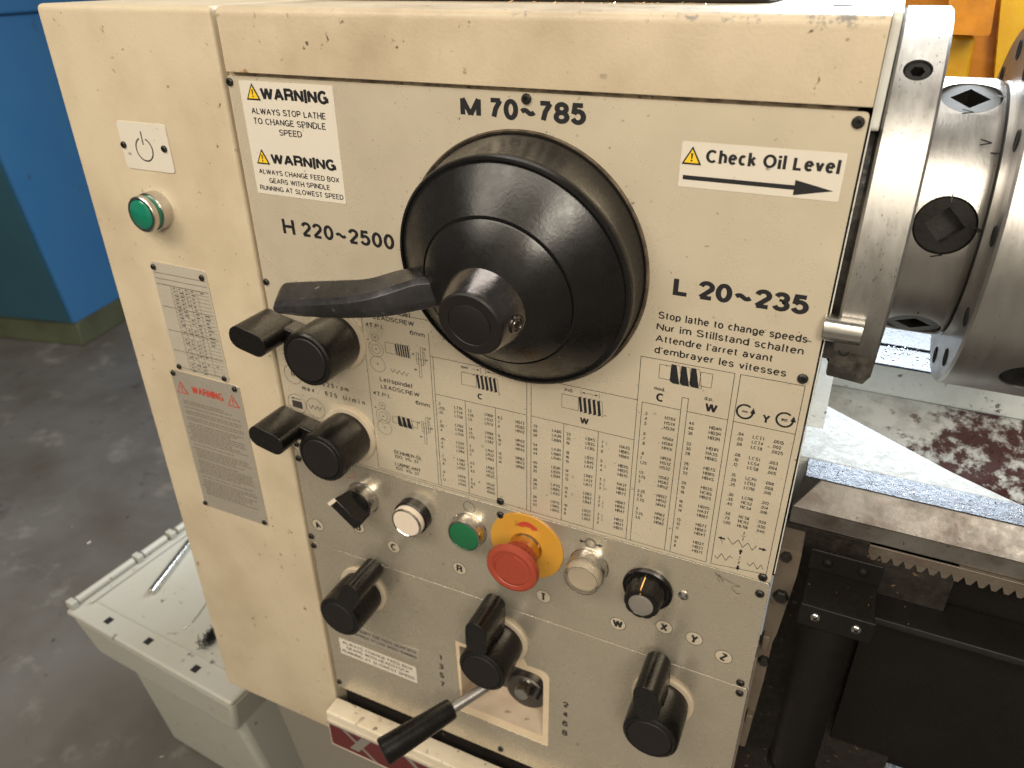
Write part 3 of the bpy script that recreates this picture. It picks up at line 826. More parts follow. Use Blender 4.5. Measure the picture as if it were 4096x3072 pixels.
# left door plates
T('ind', 'INDICATOR TABLE', -133, -187.5, 5.0, -72)
T('ind', 'GEAR', -134, -193.8, 3.6, -123)
T('ind', 'PITCH', -109, -193.8, 3.6, -97)
T('ind', 'SCALE', -85, -193.8, 3.6, -71)
YD = -0.0052
for z in (-189.5, -195.5, -201.5):
    ln('ind', -137.5, z, -68.5, z, .4, y=YD)
zz = -201.5
for z in (-201.5, -226, -253, -276.5, -297):
    ln('ind', -137.5, z, -68.5, z, .45, y=YD)
z = -201.5
while z > -296:
    ln('ind', -119, z, -68.5, z, .25, y=YD)
    for x in range(-116, -86, 8):
        if random.random() < .75:
            ln('ind', x, z - 1.9, x + random.uniform(2, 5.5), z - 1.9, 1.1, y=YD)
    if random.random() < .5:
        ln('ind', -80, z - 1.9, -80 + random.uniform(3, 8), z - 1.9, 1.1, y=YD)
    z -= 4.1
for x in (-119, -111, -103, -95, -84):
    ln('ind', x, -201.5, x, -297, .25, y=YD)
for z in (-215, -240, -266, -286):
    T('ind', {-215: '14T', -240: '16T', -266: '18T', -286: '20T'}[z], -133, z, 3.6)
T('wred', 'WARNING', -125, -327.5, 9.5, -81, bold=0.0)
z = -340
while z > -470:
    x = -143 if random.random() < .8 else -147
    end = random.choice((-62, -66, -72, -84, -63, -64))
    while x < end:
        wd = random.uniform(2.5, 9)
        ln('wtxt', x, z, min(x + wd, end), z + random.uniform(-.1, .1), 1.05, y=YD)
        x += wd + 1.3
    z -= 2.9 if random.random() < .8 else 5.2
for k, (V, F) in LINES.items():
    V0, F0 = TXT.setdefault(k, ([], []))
    n = len(V0)
    V0 += V
    F0 += [[n + i for i in f] for f in F]
def prt(key, m, parent, name='lettering', dy=0.0):
    V, F = TXT[key]
    me = bpy.data.meshes.new(name)
    me.from_pydata([(x, y + dy, z) for x, y, z in V], [], F)
    me.update()
    return obj(name, me, m, parent)

# ================================================================== HEADSTOCK
HS = thing('lathe_headstock', 'cream painted lathe headstock with tables, dials and knobs on its front plates', 'lathe', (0.24, 0.1, -0.74))
obj('casing', B(0.001, 0.4800, 0.003, 0.46, -0.738, 0.0018), mat('gap_paint', (0.45, 0.36, 0.25), 0.5, mottle=1.0, mscale=60, mcol=(0.04, 0.03, 0.02), speck=1.0, sscale=160), HS)
# top cover: front sheet with a rounded upper edge
bm = xprism(rpoly([(-0.004, 0.0026), (0.46, 0.0026), (0.46, 0.0505), (-0.004, 0.0505)], [0.0008, 0, 0, 0.007]), 0.0048, 0.4880)
cover = obj('top_cover', bm, M_['cover'], HS, bevel=0.0022, seg=3)
obj('casting_edge', xprism(rpoly([(0.0035, -0.36), (0.46, -0.36), (0.46, 0.052), (0.0035, 0.052)], [0.002, 0, 0, 0.006]), 0.4884, 0.4892), M_['whitepaint'], HS)
obj('casting_shoulder', xprism(rpoly([(0.0035, -0.012), (0.46, -0.004), (0.46, 0.052), (0.0035, 0.052)], [0.004, 0, 0, 0.006]), 0.4890, 0.4934), M_['whitepaint'], HS, bevel=0.0008)
# door of the gear cover, left
bm = xprism(rpoly([(-0.004, -0.832), (0.42, -0.832), (0.42, 0.0505), (-0.004, 0.0505)], [0.004, 0, 0, 0.006]), -0.2035, -0.0012)
door = obj('gear_cover_door', bm, M_['door'], HS, bevel=0.0035, seg=4)
bm = nb()
random.seed(3)
x = .006
pts = []
while x < .484:
    pts.append((x, random.uniform(.0003, .0014)))
    x += random.uniform(.0015, .005)
prev = None
for x, h in pts:
    a = bm.verts.new((x, -.0003, .0026)); b = bm.verts.new((x, -.0003, .0026 - h * (.35 + 1.3 * x)))
    if prev:
        bm.faces.new((prev[0], a, b, prev[1]))
    prev = (a, b)
obj('grime_line', bm, M_['edge'], HS, smooth=0)
# plates
def plate(name, x0, x1, z0, z1, m, holes=(), r=0.0035):
    bm = slab(rpoly([(x0, z0), (x1, z0), (x1, z1), (x0, z1)], r), holes, 0.0, 0.0025)
    return obj(name, bm, m, HS, bevel=0.0004, seg=2)
P1 = plate('instruction_plate', 0.0008, 0.4872, -0.3668, -0.0004, M_['plate'])
P2 = plate('control_plate', 0.0008, 0.4876, -0.4944, -0.3676, M_['plate2'])
hole = rpoly([(0.1835, -0.688), (0.296, -0.688), (0.296, -0.569), (0.2715, -0.569)], [0.002, 0.002, 0.011, 0.002]) + \
    [(0.2405 + 0.0315 * math.cos(a), -0.5420 + 0.0315 * math.sin(a)) for a in [math.radians(-35 + 3.2 * i * 2.1) for i in range(33)] if a < math.radians(185)] + [(0.2085, -0.572), (0.1835, -0.572)]
P3 = plate('gearbox_plate', 0.0030, 0.4876, -0.7375, -0.4952, M_['plate2'], [hole])
prt('main', M_['ink'], P1)
prt('grey', M_['greyink'], P1)
prt('ctl', M_['ink'], P2)
V, F = [], []
for i in range(37):
    a = 2 * PI * i / 36
    for rr in (.00739, .00781):
        V.append((rr * math.cos(a), 0, rr * math.sin(a)))
    if i < 36:
        F.append([2 * i, 2 * i + 1, 2 * i + 3, 2 * i + 2])
rme = bpy.data.meshes.new('letter_ring')
rme.from_pydata(V, [], F)
rme.materials.append(M_['greyink'])
for x, z in DISC:
    o = bpy.data.objects.new('letter_ring', rme)
    COL.objects.link(o)
    o.parent = P2
    o.location = (x / 1000, -PR * 1.5, z / 1000)
dme = finish(slab(circ(0, 0, .0074, 24), [], 0, 0), 'letter_disc', 0)
dme.materials.append(M_['plate'])
for x, z in DISC:
    o = bpy.data.objects.new('letter_disc', dme)
    COL.objects.link(o)
    o.parent = P2
    o.location = (x / 1000, -PR * .5, z / 1000)
prt('grey2', M_['greyink'], P2, 'symbol_print')
prt('red2', M_['redink'], P2, 'symbol_print')
prt('scr', M_['greyink'], P2, 'scratched_mark')
prt('lown', mat('worn_black_print', (0.03, 0.027, 0.024), 0.5), P3)
# scratches, stickers
def sticker(name, label, x0, x1, z0, z1, m, keys, r=0.001, y=-0.0003, tilt=None, parent=HS):
    o = obj(name, slab(rpoly([(x0, z0), (x1, z0), (x1, z1), (x0, z1)], r), [], y, y + 0.0002), m, parent)
    o['label'] = label
    return o
st = sticker('warning_sticker', 'white sticker with two WARNING headings and yellow triangles', 0.0130, 0.1064, -0.0956, -0.0036, M_['sticker'], None)
prt('warn', M_['ink'], st, dy=-0.0003)
prt('ywarn145', M_['yellow'], st, 'triangle', dy=-0.0003)
prt('ywarn140', M_['yellow'], st, 'triangle', dy=-0.0003)
st = sticker('oil_level_sticker', 'white sticker reading Check Oil Level above a long black arrow', 0.3800, 0.4798, -0.0536, -0.0244, M_['sticker'], None)
prt('oil', M_['ink'], st, dy=-0.0003)
prt('oilarrow', M_['ink'], st, 'arrow_print', dy=-0.0003)
prt('yoil', M_['yellow'], st, 'triangle', dy=-0.0003)
st = sticker('grey_sticker', 'worn grey sticker above the white one', 0.0200, 0.1350, -0.6312, -0.6100, M_['silver2'], None)
prt('lowst', M_['greyink'], st, dy=-0.0003)
st = sticker('gear_sticker', 'cream sticker about changing the feed box gears', 0.0180, 0.1282, -0.6690, -0.6420, M_['sticker'], None)
prt('lowst2', M_['greyink'], st, dy=-0.0003)
# plates on the door
def doorplate(name, label, x0, x1, z0, z1, m, r=0.004):
    o = obj(name, slab(rpoly([(x0, z0), (x1, z0), (x1, z1), (x0, z1)], r), [], -0.0050, -0.0040), m, HS, bevel=0.0003, seg=1)
    o['label'] = label
    return o
pw = doorplate('power_sign', 'cream plate with a power symbol', -0.1374, -0.0768, -0.0866, -0.0438, M_['sticker'])
ind = doorplate('indicator_plate', 'silver indicator table plate', -0.1395, -0.0668, -0.3004, -0.1783, M_['silver'])
wpl = doorplate('warning_plate', 'silver plate with a red WARNING heading', -0.1515, -0.0550, -0.4890, -0.3030, M_['silver2'])
LINES.clear()
ringl('pw', -108.8, -67.6, 10.2, 1.3, a0=PI / 2 + .38, a1=PI / 2 + 2 * PI - .38)
ln('pw', -108.8, -51.5, -108.8, -63.5, 1.3)
tri('wt_in', 'wt_out', -140.0, -331, 17)
tri('wt_in2', 'wt_out2', -67.5, -331, 17)
for k, (V, F) in LINES.items():
    TXT[k] = (V, F)
prt('pw', M_['greyink'], pw, 'power_symbol', dy=-0.0050)
prt('ind', M_['greyink'], ind, dy=-0.0001 if False else 0)
prt('wt_out', M_['redink'], wpl, 'triangle', dy=-0.0050)
prt('wt_in', M_['silver2'], wpl, 'triangle', dy=-0.0050)
prt('wt_out2', M_['redink'], wpl, 'triangle', dy=-0.0050)
prt('wt_in2', M_['silver2'], wpl, 'triangle', dy=-0.0050)
prt('wred', M_['redink'], wpl, dy=-0.0050)
prt('wtxt', mat('faint_print', (0.17, 0.14, 0.11), 0.5), wpl, 'small_print')
# ---- screws: black socket button heads
def socket_head(r, h, hr, sides=6, depth=None):
    bm = nb()
    seg = 30
    prof = [(r, 0), (r, h * .35), (r * .93, h * .7), (r * .74, h * .95), (r * .60, h)]
    lathe(bm, prof, seg=seg)
    inner = [bm.verts.new((hr * 1.0 * math.cos(2 * PI * i / seg) * hexk(2 * PI * i / seg, sides), -h, hr * math.sin(2 * PI * i / seg) * hexk(2 * PI * i / seg, sides))) for i in range(seg)]
    outer = [v for v in bm.verts if abs(v.co.y + h) < 1e-9 and v not in inner]
    outer.sort(key=lambda v: math.atan2(v.co.z, v.co.x) % (2 * PI))
    low = [bm.verts.new((v.co.x, -h + (depth or h * .9), v.co.z)) for v in inner]
    for i in range(seg):
        j = (i + 1) % seg
        bm.faces.new((outer[i], outer[j], inner[j], inner[i]))
        bm.faces.new((inner[i], inner[j], low[j], low[i]))
    bm.faces.new(low)
    return bm
def hexk(a, n):
    s = 2 * PI / n
    a = (a % s) - s / 2
    return math.cos(s / 2) / math.cos(a)
SCREW = finish(socket_head(0.0037, 0.0024, 0.0017), 'screw', 25)
SCREW.materials.append(M_['bolt'])
def screw(x, z, parent, y=0.0, s=1.0):
    o = bpy.data.objects.new('screw', SCREW)
    COL.objects.link(o)
    o.parent = parent
    o.matrix_parent_inverse = world_of(parent).inverted()
    o.location = (x / 1000, y, z / 1000)
    o.scale = (s, s, s)
    o.rotation_euler = (0, random.uniform(0, 6), 0)
    return o
for x, z in ((3.6, -5.4), (269.7, -4.6), (481.8, -6.3), (480.2, -177.6), (480.8, -362.2), (243.3, -360.4), (4.2, -180), (6, -361)):
    screw(x, z, P1, s=1.0 if x > 200 else .9)
for x, z in ((243.1, -376.4), (481.0, -380.3), (5.1, -379.2), (480.2, -489.3), (3.6, -486.6)):
    screw(x, z, P2)
for x, z in ((481.2, -502.5), (4.6, -500.0), (6.6, -727.5), (236.8, -727.5)):
    screw(x, z, P3, s=.95)
for x, z in ((-134.1, -65.2), (-83.3, -65.0)):
    screw(x, z, pw, -0.005, .85)
for x, z in ((-136.0, -184.0), (-72.5, -186.0), (-135.5, -296.5), (-72.5, -297.5)):
    screw(x, z, ind, -0.005, .85)
for x, z in ((-147.5, -307), (-61, -307.5), (-150, -485), (-59.5, -484.5)):
    screw(x, z, wpl, -0.005, .85)
# ---- pocket behind the lower plate with its cream frame
inner = rpoly([(0.1882, -0.6775), (0.2890, -0.6775), (0.2890, -0.5785), (0.1882, -0.5785)], [0.001, 0.001, 0.012, 0.001])
outer = [(0.17, -0.70), (0.31, -0.70), (0.31, -0.50), (0.17, -0.50)]
fr = obj('pocket_frame', slab(outer, [inner], 0.0008, 0.0024), M_['frame'], HS)
bm = nb()
for a, b in zip(inner, inner[1:] + inner[:1]):
    q = [bm.verts.new(p) for p in ((a[0], 0.0024, a[1]), (b[0], 0.0024, b[1]), (b[0], 0.034, b[1]), (a[0], 0.034, a[1]))]
    bm.faces.new(q)
bm.faces.new([bm.verts.new((x, 0.034, z)) for x, z in inner])
pk = obj('gear_pocket', bm, M_['pocket'], HS, smooth=0)
obj('shifter_plate', B(0.225, 0.2885, 0.022, 0.0335, -0.6480, -0.5790), M_['pocketsteel'], HS, bevel=0.002)
bm = nb(); lathe(bm, [(0.0001, .018), (.0075, .018), (.0085, .016), (.0085, 0)], .262, -.622, .020)
obj('shifter_stud', bm, M_['chrome'], HS)
obj('shifter_disc', LA([(.024, 0), (.024, .006), (.022, .0075), (.0001, .0075)], .262, -.634, .0225), M_['pocketsteel'], HS)
bm = nb(); rod(bm, (.2775, .024, -.620), (.2745, .008, -.628), .0058)
obj('shifter_pin', bm, M_['bolt'], HS, bevel=.0008)
# casing opening: the casing box sits behind, so carve the pocket out of it
cas = [o for o in HS.children if o.name.startswith('casing')][0]
cu = obj('cutter', B(0.1875, 0.2896, -0.01, 0.0345, -0.678, -0.578), None)
cut(cas, [cu])

# ================================================================== SPEED DIAL
DX, DZ = 0.2677, -0.1238
DL = thing('speed_dial', 'large black round speed dial with a long lever pointing left', 'dial', (DX, 0, DZ))
# the drum carries the disc tilted about ten degrees downward
dax = Vector((-0.0157, -1, -0.17)).normalized()
DM = Matrix.Translation((DX, 0, DZ)) @ (-dax).to_track_quat('Y', 'Z').to_matrix().to_4x4()
def DLA(prof, seg=128, **k):
    return lathe(nb(), prof, seg=seg, mtx=DM, **k)
obj('base_ring', LA([(.094, .0002), (.1012, .0002), (.1012, .0014), (.1000, .0020), (.0994, .0006), (.094, .0006)], .2650, -.1262, seg=128), M_['edge'], DL)
bm = nb()
sg = 128
r0 = [bm.verts.new((.2650 + .0990 * math.cos(2 * PI * i / sg), -.0004, -.1262 + .0990 * math.sin(2 * PI * i / sg))) for i in range(sg)]
r1 = [bm.verts.new((.2650 + .0980 * math.cos(2 * PI * i / sg), -.0016, -.1262 + .0980 * math.sin(2 * PI * i / sg))) for i in range(sg)]
r2 = [bm.verts.new(DM @ Vector((.0932 * math.cos(2 * PI * i / sg), -.0190, .0932 * math.sin(2 * PI * i / sg)))) for i in range(sg)]
for A, Bq in ((r0, r1), (r1, r2)):
    for i in range(sg):
        bm.faces.new((A[i], A[(i + 1) % sg], Bq[(i + 1) % sg], Bq[i]))
obj('skirt', bm, M_['dial'], DL, smooth=50)
obj('rim', DLA([(.0930, .0185), (.0945, .0192), (.0950, .0255), (.0940, .0272), (.0922, .0276), (.0918, .0250)]), M_['dial'], DL, smooth=40)
obj('rim_groove', DLA([(.0922, .0250), (.0895, .0250)]), M_['void'], DL)
obj('face_disc', DLA([(.0900, .0240), (.0898, .0272), (.0888, .0282), (.0612, .0478), (.0606, .0460)]), M_['dial'], DL, smooth=25)
obj('hub_groove', DLA([(.0612, .0462), (.0588, .0462)]), M_['void'], DL)
obj('hub_cone', DLA([(.0592, .0460), (.0590, .0490), (.0580, .0500), (.0315, .0668), (.028, .0675)]), M_['dial'], DL, smooth=25)
obj('boss', DLA([(.0318, .0655), (.0258, .0872), (.0248, .0892), (.0236, .0898), (.0160, .0898)], seg=96), M_['boss'], DL, smooth=30)
obj('boss_face', DLA([(.0247, .0894), (.0235, .0904), (.0168, .0904), (.0164, .0899)], seg=96), M_['blackcap'], DL, smooth=30)
obj('centre_cap', DLA([(.0160, .0890), (.0160, .0903), (.0153, .0907), (.0001, .0908)], seg=64), M_['blackcap'], DL, smooth=30)
# set screw in the boss side
a = math.radians(-4)
dirv = Vector((math.cos(a), -.27, math.sin(a))).normalized()
q = DM @ Matrix.Translation(Vector((.0292 * math.cos(a), -.0765, .0292 * math.sin(a)))) @ (-dirv).to_track_quat('Y', 'Z').to_matrix().to_4x4()
bm = nb(); lathe(bm, [(.0070, -.003), (.0070, .0004), (.0062, .0008), (.0050, .0008), (.0047, -.0002), (.0040, -.0002), (.0036, .0004), (.0030, .0004)], seg=36)
bmesh.ops.transform(bm, matrix=q, verts=bm.verts)
obj('set_screw', bm, M_['boss'], DL)
bm = nb(); lathe(bm, [(.0031, .0003), (.0024, .0002), (.0024, .0001), (.0001, .0001)], seg=6)
bmesh.ops.transform(bm, matrix=q, verts=bm.verts)
obj('hex_socket', bm, M_['void'], DL, smooth=0)
# lever: swept bar, radial direction 191.3 degrees
la = math.radians(191.3)
e1 = Vector((math.cos(la), 0, math.sin(la)))
e2 = Vector((math.sin(la), 0, -math.cos(la)))  # "up" side of the bar
if e2.z < 0:
    e2 = -e2
secs = [  # rho, h near panel, h far, top at the panel side, top at the far side, depth of the under side
    (.048, .030, .050, .012, .010, .011), (.066, .029, .0555, .0165, .0115, .0125), (.088, .033, .0670, .0165, .0085, .0125),
    (.110, .0450, .0715, .015, .006, .0120), (.140, .0455, .0725, .015, .0048, .0110), (.170, .0455, .072, .0155, .0043, .0092),
    (.190, .045, .071, .0155, .004, .0072), (.1975, .0455, .070, .0150, .003, .0065), (.2005, .048, .068, .012, .002, .005)]
bm = nb()
rings = []
LX, LZZ = .2690, -.1275
def cr(p0, p1, p2, p3, t):
    return .5 * ((2 * p1) + (-p0 + p2) * t + (2 * p0 - 5 * p1 + 4 * p2 - p3) * t * t + (-p0 + 3 * p1 - 3 * p2 + p3) * t ** 3)
fine = []
for i in range(len(secs) - 1):
    q4 = [secs[max(i - 1, 0)], secs[i], secs[i + 1], secs[min(i + 2, len(secs) - 1)]]
    for k in range(5):
        fine.append([cr(*[q[c] for q in q4], k / 5) for c in range(6)])
fine.append(list(secs[-1]))
for rho, h0, h1, uf, un, dn in fine:
    ring = []
    prof = rpoly([(h0, -dn * .7), (h1 - .003, -dn), (h1 + .0005, -dn * .45), (h1 + .0005, un - .003), (h1 - .0035, un + .001), (h0 + .005, uf), (h0, uf - .006)], [.003, .003, .002, .0012, .0016, .004, .004], 4)
    for h, t in prof:
        ring.append(bm.verts.new(Vector((LX, -h, LZZ)) + e1 * rho + e2 * t))
    rings.append(ring)
for A, Bq in zip(rings, rings[1:]):
    n = len(A)
    for i in range(n):
        bm.faces.new((A[i], A[(i + 1) % n], Bq[(i + 1) % n], Bq[i]))
bm.faces.new(rings[0]); bm.faces.new(rings[-1])
obj('lever_arm', bm, M_['lever'], DL, smooth=45)

# ================================================================== SELECTOR HANDLES
def stadium(L, W, n=10):
    pts = []
    r = W
    for i in range(n + 1):
        a = -PI / 2 + PI * i / n
        pts.append((L - r + r * math.cos(a), r * math.sin(a)))
    for i in range(n + 1):
        a = PI / 2 + PI * i / n
        pts.append((-L + r + r * math.cos(a), r * math.sin(a)))
    return pts
def make_selector(label):
    t = thing('selector_knob', label, 'knob', (0, 0, 0), 'black selector knobs with side grips')
    obj('washer', LA([(.0306, .0001), (.0306, .0022), (.0298, .0034), (.024, .0034)], seg=72), M_['washer'], t, local=True)
    obj('hub', LA([(.0255, .0030), (.0262, .012), (.0262, .0440), (.0254, .0468), (.0236, .0480), (.0215, .0480), (.0212, .0472)], seg=72), M_['black'], t, smooth=30, local=True)
    obj('hub_cap', LA([(.0210, .0470), (.0208, .0482), (.0200, .0488), (.0001, .0489)], seg=72), M_['blackcap'], t, smooth=30, local=True)
    rc = .0560
    sh = [(rc + x, z) for x, z in stadium(.0205, .0114)][:-1]
    bm = slab([(x, z) for x, z in sh], [], -.0580, -.0150)
    g = obj('grip', bm, M_['black'], t, smooth=35, bevel=.0026, seg=4, local=True)
    bm = slab([(.018, -.0085), (rc, -.0085), (rc, .0085), (.018, .0085)], [], -.0300, -.0112)
    obj('web', bm, M_['black'], t, bevel=.002, local=True)
    return t
sel0 = make_selector('black knob tucked under the tip of the long dial lever, grip to the left')
def copy_tree(o, parent=None):
    c = o.copy()
    COL.objects.link(c)
    c.parent = parent
    for ch in list(o.children):
        copy_tree(ch, c)
    return c
SEL = [(.0800, -.2240, 168, None), (.0785, -.3290, 168, 'black knob with grip to the left, below the one under the dial lever'),
       (.0680, -.5415, 62, 'black knob left of the lower plate, just below the letters A and C'),
       (.2415, -.5410, 89, 'black knob at the cream framed pocket, grip right under the red stop button'),
       (.4140, -.5445, 95, 'black chipped knob at the lower right below the letters X and Y')]
for x, z, ang, lab in SEL:
    o = sel0 if lab is None else copy_tree(sel0)
    o.location = (x, 0, z)
    o.rotation_euler = (0, -math.radians(ang), 0)
    if lab:
        o['label'] = lab

# ================================================================== BUTTONS
# rotary switch
t = thing('rotary_switch', 'black selector switch with a white line in a chrome ring, leftmost of the control row', 'switch', (.0845, 0, -.4062))
obj('bezel', LA([(.0190, 0), (.0190, .0010), (.0180, .0015), (.0174, .0110), (.0168, .0128), (.0150, .0132)], .0845, -.4062), M_['chrome'], t)
obj('knob_base', LA([(.0158, .0110), (.0158, .0150), (.0148, .0172), (.0001, .0174)], .0845, -.4062), M_['black'], t)
pA = at(1240 + 335 / 2.765, 1850 + 370 / 2.765, -.034); pB = at(1240 + 590 / 2.765, 1850 + 660 / 2.765, -.034)
ang = math.atan2(pB.z - pA.z, pB.x - pA.x)
Rm = Matrix.Translation((.0845, 0, -.4062)) @ Matrix.Rotation(-ang, 4, 'Y')
bm = nb()
vs = [bm.verts.new(v) for v in ((-.0165, -.015, -.0100), (.0165, -.015, -.0100), (.0165, -.015, .0100), (-.0165, -.015, .0100), (-.0205, -.034, -.0062), (.0175, -.031, -.0062), (.0175, -.031, .0062), (-.0205, -.034, .0062))]
for f in ((0, 1, 5, 4), (1, 2, 6, 5), (2, 3, 7, 6), (3, 0, 4, 7), (4, 5, 6, 7), (0, 3, 2, 1)):
    bm.faces.new([vs[i] for i in f])
bmesh.ops.transform(bm, matrix=Rm, verts=bm.verts)
obj('switch_handle', bm, M_['black'], t, bevel=.0012)
obj('white_line', B(-.0209, -.0170, -.0344, -.0330, -.0062, .0062, mtx=Rm), M_['whitecap'], t)
def ringed(name, label, x, z, parts, cat='button', grp=None):
    t = thing(name, label, cat, (x, 0, z), grp)
    for nm, prof, m in parts:
        obj(nm, LA(prof, x, z), m, t, smooth=30)
    return t
ringed('push_button', 'white flat push button in a black collar, beside the rotary switch', .1470, -.4065, [
    ('collar', [(.0188, 0), (.0188, .0095), (.0180, .0105), (.0165, .0105)], M_['black']),
    ('cap', [(.0168, .0095), (.0168, .0155), (.0162, .0170), (.0150, .0176)], M_['whitecap']),
    ('trim_ring', [(.0166, .0165), (.0163, .0182), (.0152, .0185), (.0146, .0178)], M_['chrome']),
    ('lens', [(.0150, .0172), (.0144, .0180), (.0001, .0180)], M_['whitecap'])])
ringed('push_button', 'green flat push button in a chrome ring', .2090, -.4055, [
    ('bezel', [(.0190, 0), (.0190, .0010), (.0184, .0014), (.0178, .0118), (.0172, .0128), (.0162, .0130), (.0158, .0118)], M_['chrome']),
    ('cap', [(.0158, .0110), (.0156, .0126), (.0148, .0130), (.0001, .0128)], M_['green'])])
ringed('push_button', 'white button under a clear boot in a chrome ring, right of the red stop button', .3330, -.4048, [
    ('bezel', [(.0186, 0), (.0186, .0010), (.0180, .0014), (.0175, .0112), (.0170, .0120), (.0150, .0120)], M_['chrome']),
    ('lens', [(.0142, .0110), (.0140, .0190), (.0134, .0198), (.0001, .0196)], M_['whitecap']),
    ('boot', [(.0172, .0116), (.0182, .0130), (.0170, .0158), (.0176, .0190), (.0168, .0222), (.0150, .0228), (.0145, .0206), (.0001, .0202)], M_['clear'])])
ringed('indicator_lamp', 'green indicator lamp in a chrome housing on the door below the power sign', -.1096, -.1228, [
    ('housing', [(.0178, .004), (.0178, .0150), (.0172, .0158), (.0160, .0158)], M_['chrome']),
    ('band', [(.0163, .0150), (.0161, .0205)], M_['lens']),
    ('front_ring', [(.0170, .0200), (.0168, .0245), (.0160, .0252), (.0142, .0252), (.0138, .0240)], M_['chrome']),
    ('lens', [(.0140, .0235), (.0136, .0255), (.0110, .0272), (.0001, .0280)], M_['lens'])], 'lamp')
# emergency stop
EX, EZ = .2700, -.4055
t = thing('emergency_stop', 'red mushroom emergency stop button on a yellow disc', 'button', (EX, 0, EZ))
ds = obj('yellow_disc', LA([(.0375, .0001), (.0375, .0012), (.0370, .0016), (.0001, .0016)], EX, EZ + .001), M_['ydisc'], t, smooth=30)
obj('stem', LA([(.0165, .0015), (.0160, .0030), (.0152, .0042), (.0150, .0150)], EX, EZ), mat('gold_stem', (.62, .40, .16), .25, metal=1.0), t, smooth=30)
def knurl(r, h, a):
    return r * (1 + .016 * (1 if (a * 96 / (2 * PI)) % 1 < .5 else -1)) if .0195 < h < .026 and r > .017 else r
obj('mushroom', LA([(.0150, .0125), (.0165, .0140), (.0178, .0200), (.0180, .0255), (.0205, .0275), (.0240, .0285), (.0258, .0305), (.0258, .0330), (.0248, .0352), (.0225, .0362), (.0190, .0358), (.0184, .0352), (.0001, .0352)], EX, EZ, seg=192, fn=knurl), M_['red'], t, smooth=30)
bm = nb()
for k in range(3):
    for i in range(14):
        a0 = k * 2 * PI / 3 + i * .10
        q = [(EX + rr * math.cos(aa), -.0353 - (.0006 if rr < .0172 else .0), EZ + rr * math.sin(aa)) for rr, aa in ((.0165, a0), (.0182, a0), (.0182, a0 + .10), (.0165, a0 + .10))]
        bm.faces.new([bm.verts.new(p) for p in q])
obj('arrow_ridge', bm, M_['red'], t, smooth=0)
bm = nb()
a = at(1900 + 395 / 2.212, 2000 + 190 / 2.212); b = at(1900 + 545 / 2.212, 2000 + 250 / 2.212)
cx, cz = (a.x + b.x) / 2 * 1000, (a.z + b.z) / 2 * 1000
LINES.clear()
fill('e', [(cx - 10 + 20 * i / 12, cz + (4.6 * math.sin(PI * i / 12))) for i in range(13)] , y=-.0017)
fill('e', [(cx - 10, cz - .2), (cx + 10, cz - .2), (cx + 10, cz - 3), (cx + 4, cz - 3), (cx + 4, cz - 1.6), (cx - 4, cz - 1.6), (cx - 4, cz - 3), (cx - 10, cz - 3)], y=-.0017)
TXT['e'] = LINES['e']
prt('e', M_['redink'], ds, 'red_symbol')
# potentiometer
PXx, PZz = .3885, -.4115
t = thing('fluted_knob', 'black fluted knob with a silver cap and a pointer line', 'knob', (PXx, 0, PZz))
obj('base_disc', LA([(.0226, .0001), (.0226, .0030), (.0212, .0042), (.0200, .0034), (.0160, .0034)], PXx, PZz), M_['black'], t, smooth=30)
def flute(r, h, a):
    return r * (1 - .055 * max(0, math.cos(a * 9)) ** 2) if r > .0125 else r
obj('knob_body', LA([(.0178, .0036), (.0172, .0050), (.0160, .0205), (.0150, .0226), (.0118, .0230), (.0112, .0224)], PXx, PZz, seg=108, fn=flute), M_['black'], t, smooth=40)
obj('silver_cap', LA([(.0112, .0222), (.0110, .0232), (.0100, .0236), (.0001, .0234)], PXx, PZz), M_['alu'], t, smooth=30)
bm = nb()
a = math.radians(96)
for i in range(1):
    c_, s_ = math.cos(a), math.sin(a)
    pts = [(.0180, .0042), (.0163, .0212), (.0118, .0234)]
    for (r0, h0), (r1, h1) in zip(pts, pts[1:]):
        q = []
        for r, h, sd in ((r0, h0, -1), (r1, h1, -1), (r1, h1, 1), (r0, h0, 1)):
            q.append(bm.verts.new((PXx + (r + .0002) * c_ - sd * .0005 * s_, -h - .0002, PZz + (r + .0002) * s_ + sd * .0005 * c_)))
        bm.faces.new(q)
obj('pointer_line', bm, M_['brass'], t, smooth=0)
tag(obj('blank_rivet', LA([(.0046, .0001), (.0046, .0008), (.0036, .0012), (.0030, .0022), (.0001, .0030)], .4200, -.4075), M_['chrome']), 'small domed chrome stud right of the fluted black knob', 'stud')

# ================================================================== LOWER LEVER WITH GRIP
S0 = Vector((.2193, .006, -.6337)); E0 = Vector((.1459, -.10, -.6570))
Sd = (E0 - S0)
t = thing('gear_lever', 'gear lever with a steel rod and tapered black grip reaching out of the pocket', 'lever', S0)
g0 = S0 + Sd * .345
bm = nb(); rod(bm, S0, g0 + Sd * .05, .0062)
obj('lever_rod', bm, M_['steel2'], t)
bm = nb()
q = (-Sd.normalized()).to_track_quat('Y', 'Z').to_matrix().to_4x4()
L_ = (E0 - g0).length
lathe(bm, [(.0001, 0), (.0095, 0), (.0112, .0012), (.0118, .004), (.0150, L_ - .004), (.0152, L_ - .002), (.0140, L_), (.0001, L_ + .0006)], seg=48)
bmesh.ops.transform(bm, matrix=Matrix.Translation(g0) @ q, verts=bm.verts)
obj('grip', bm, M_['black'], t, smooth=35)

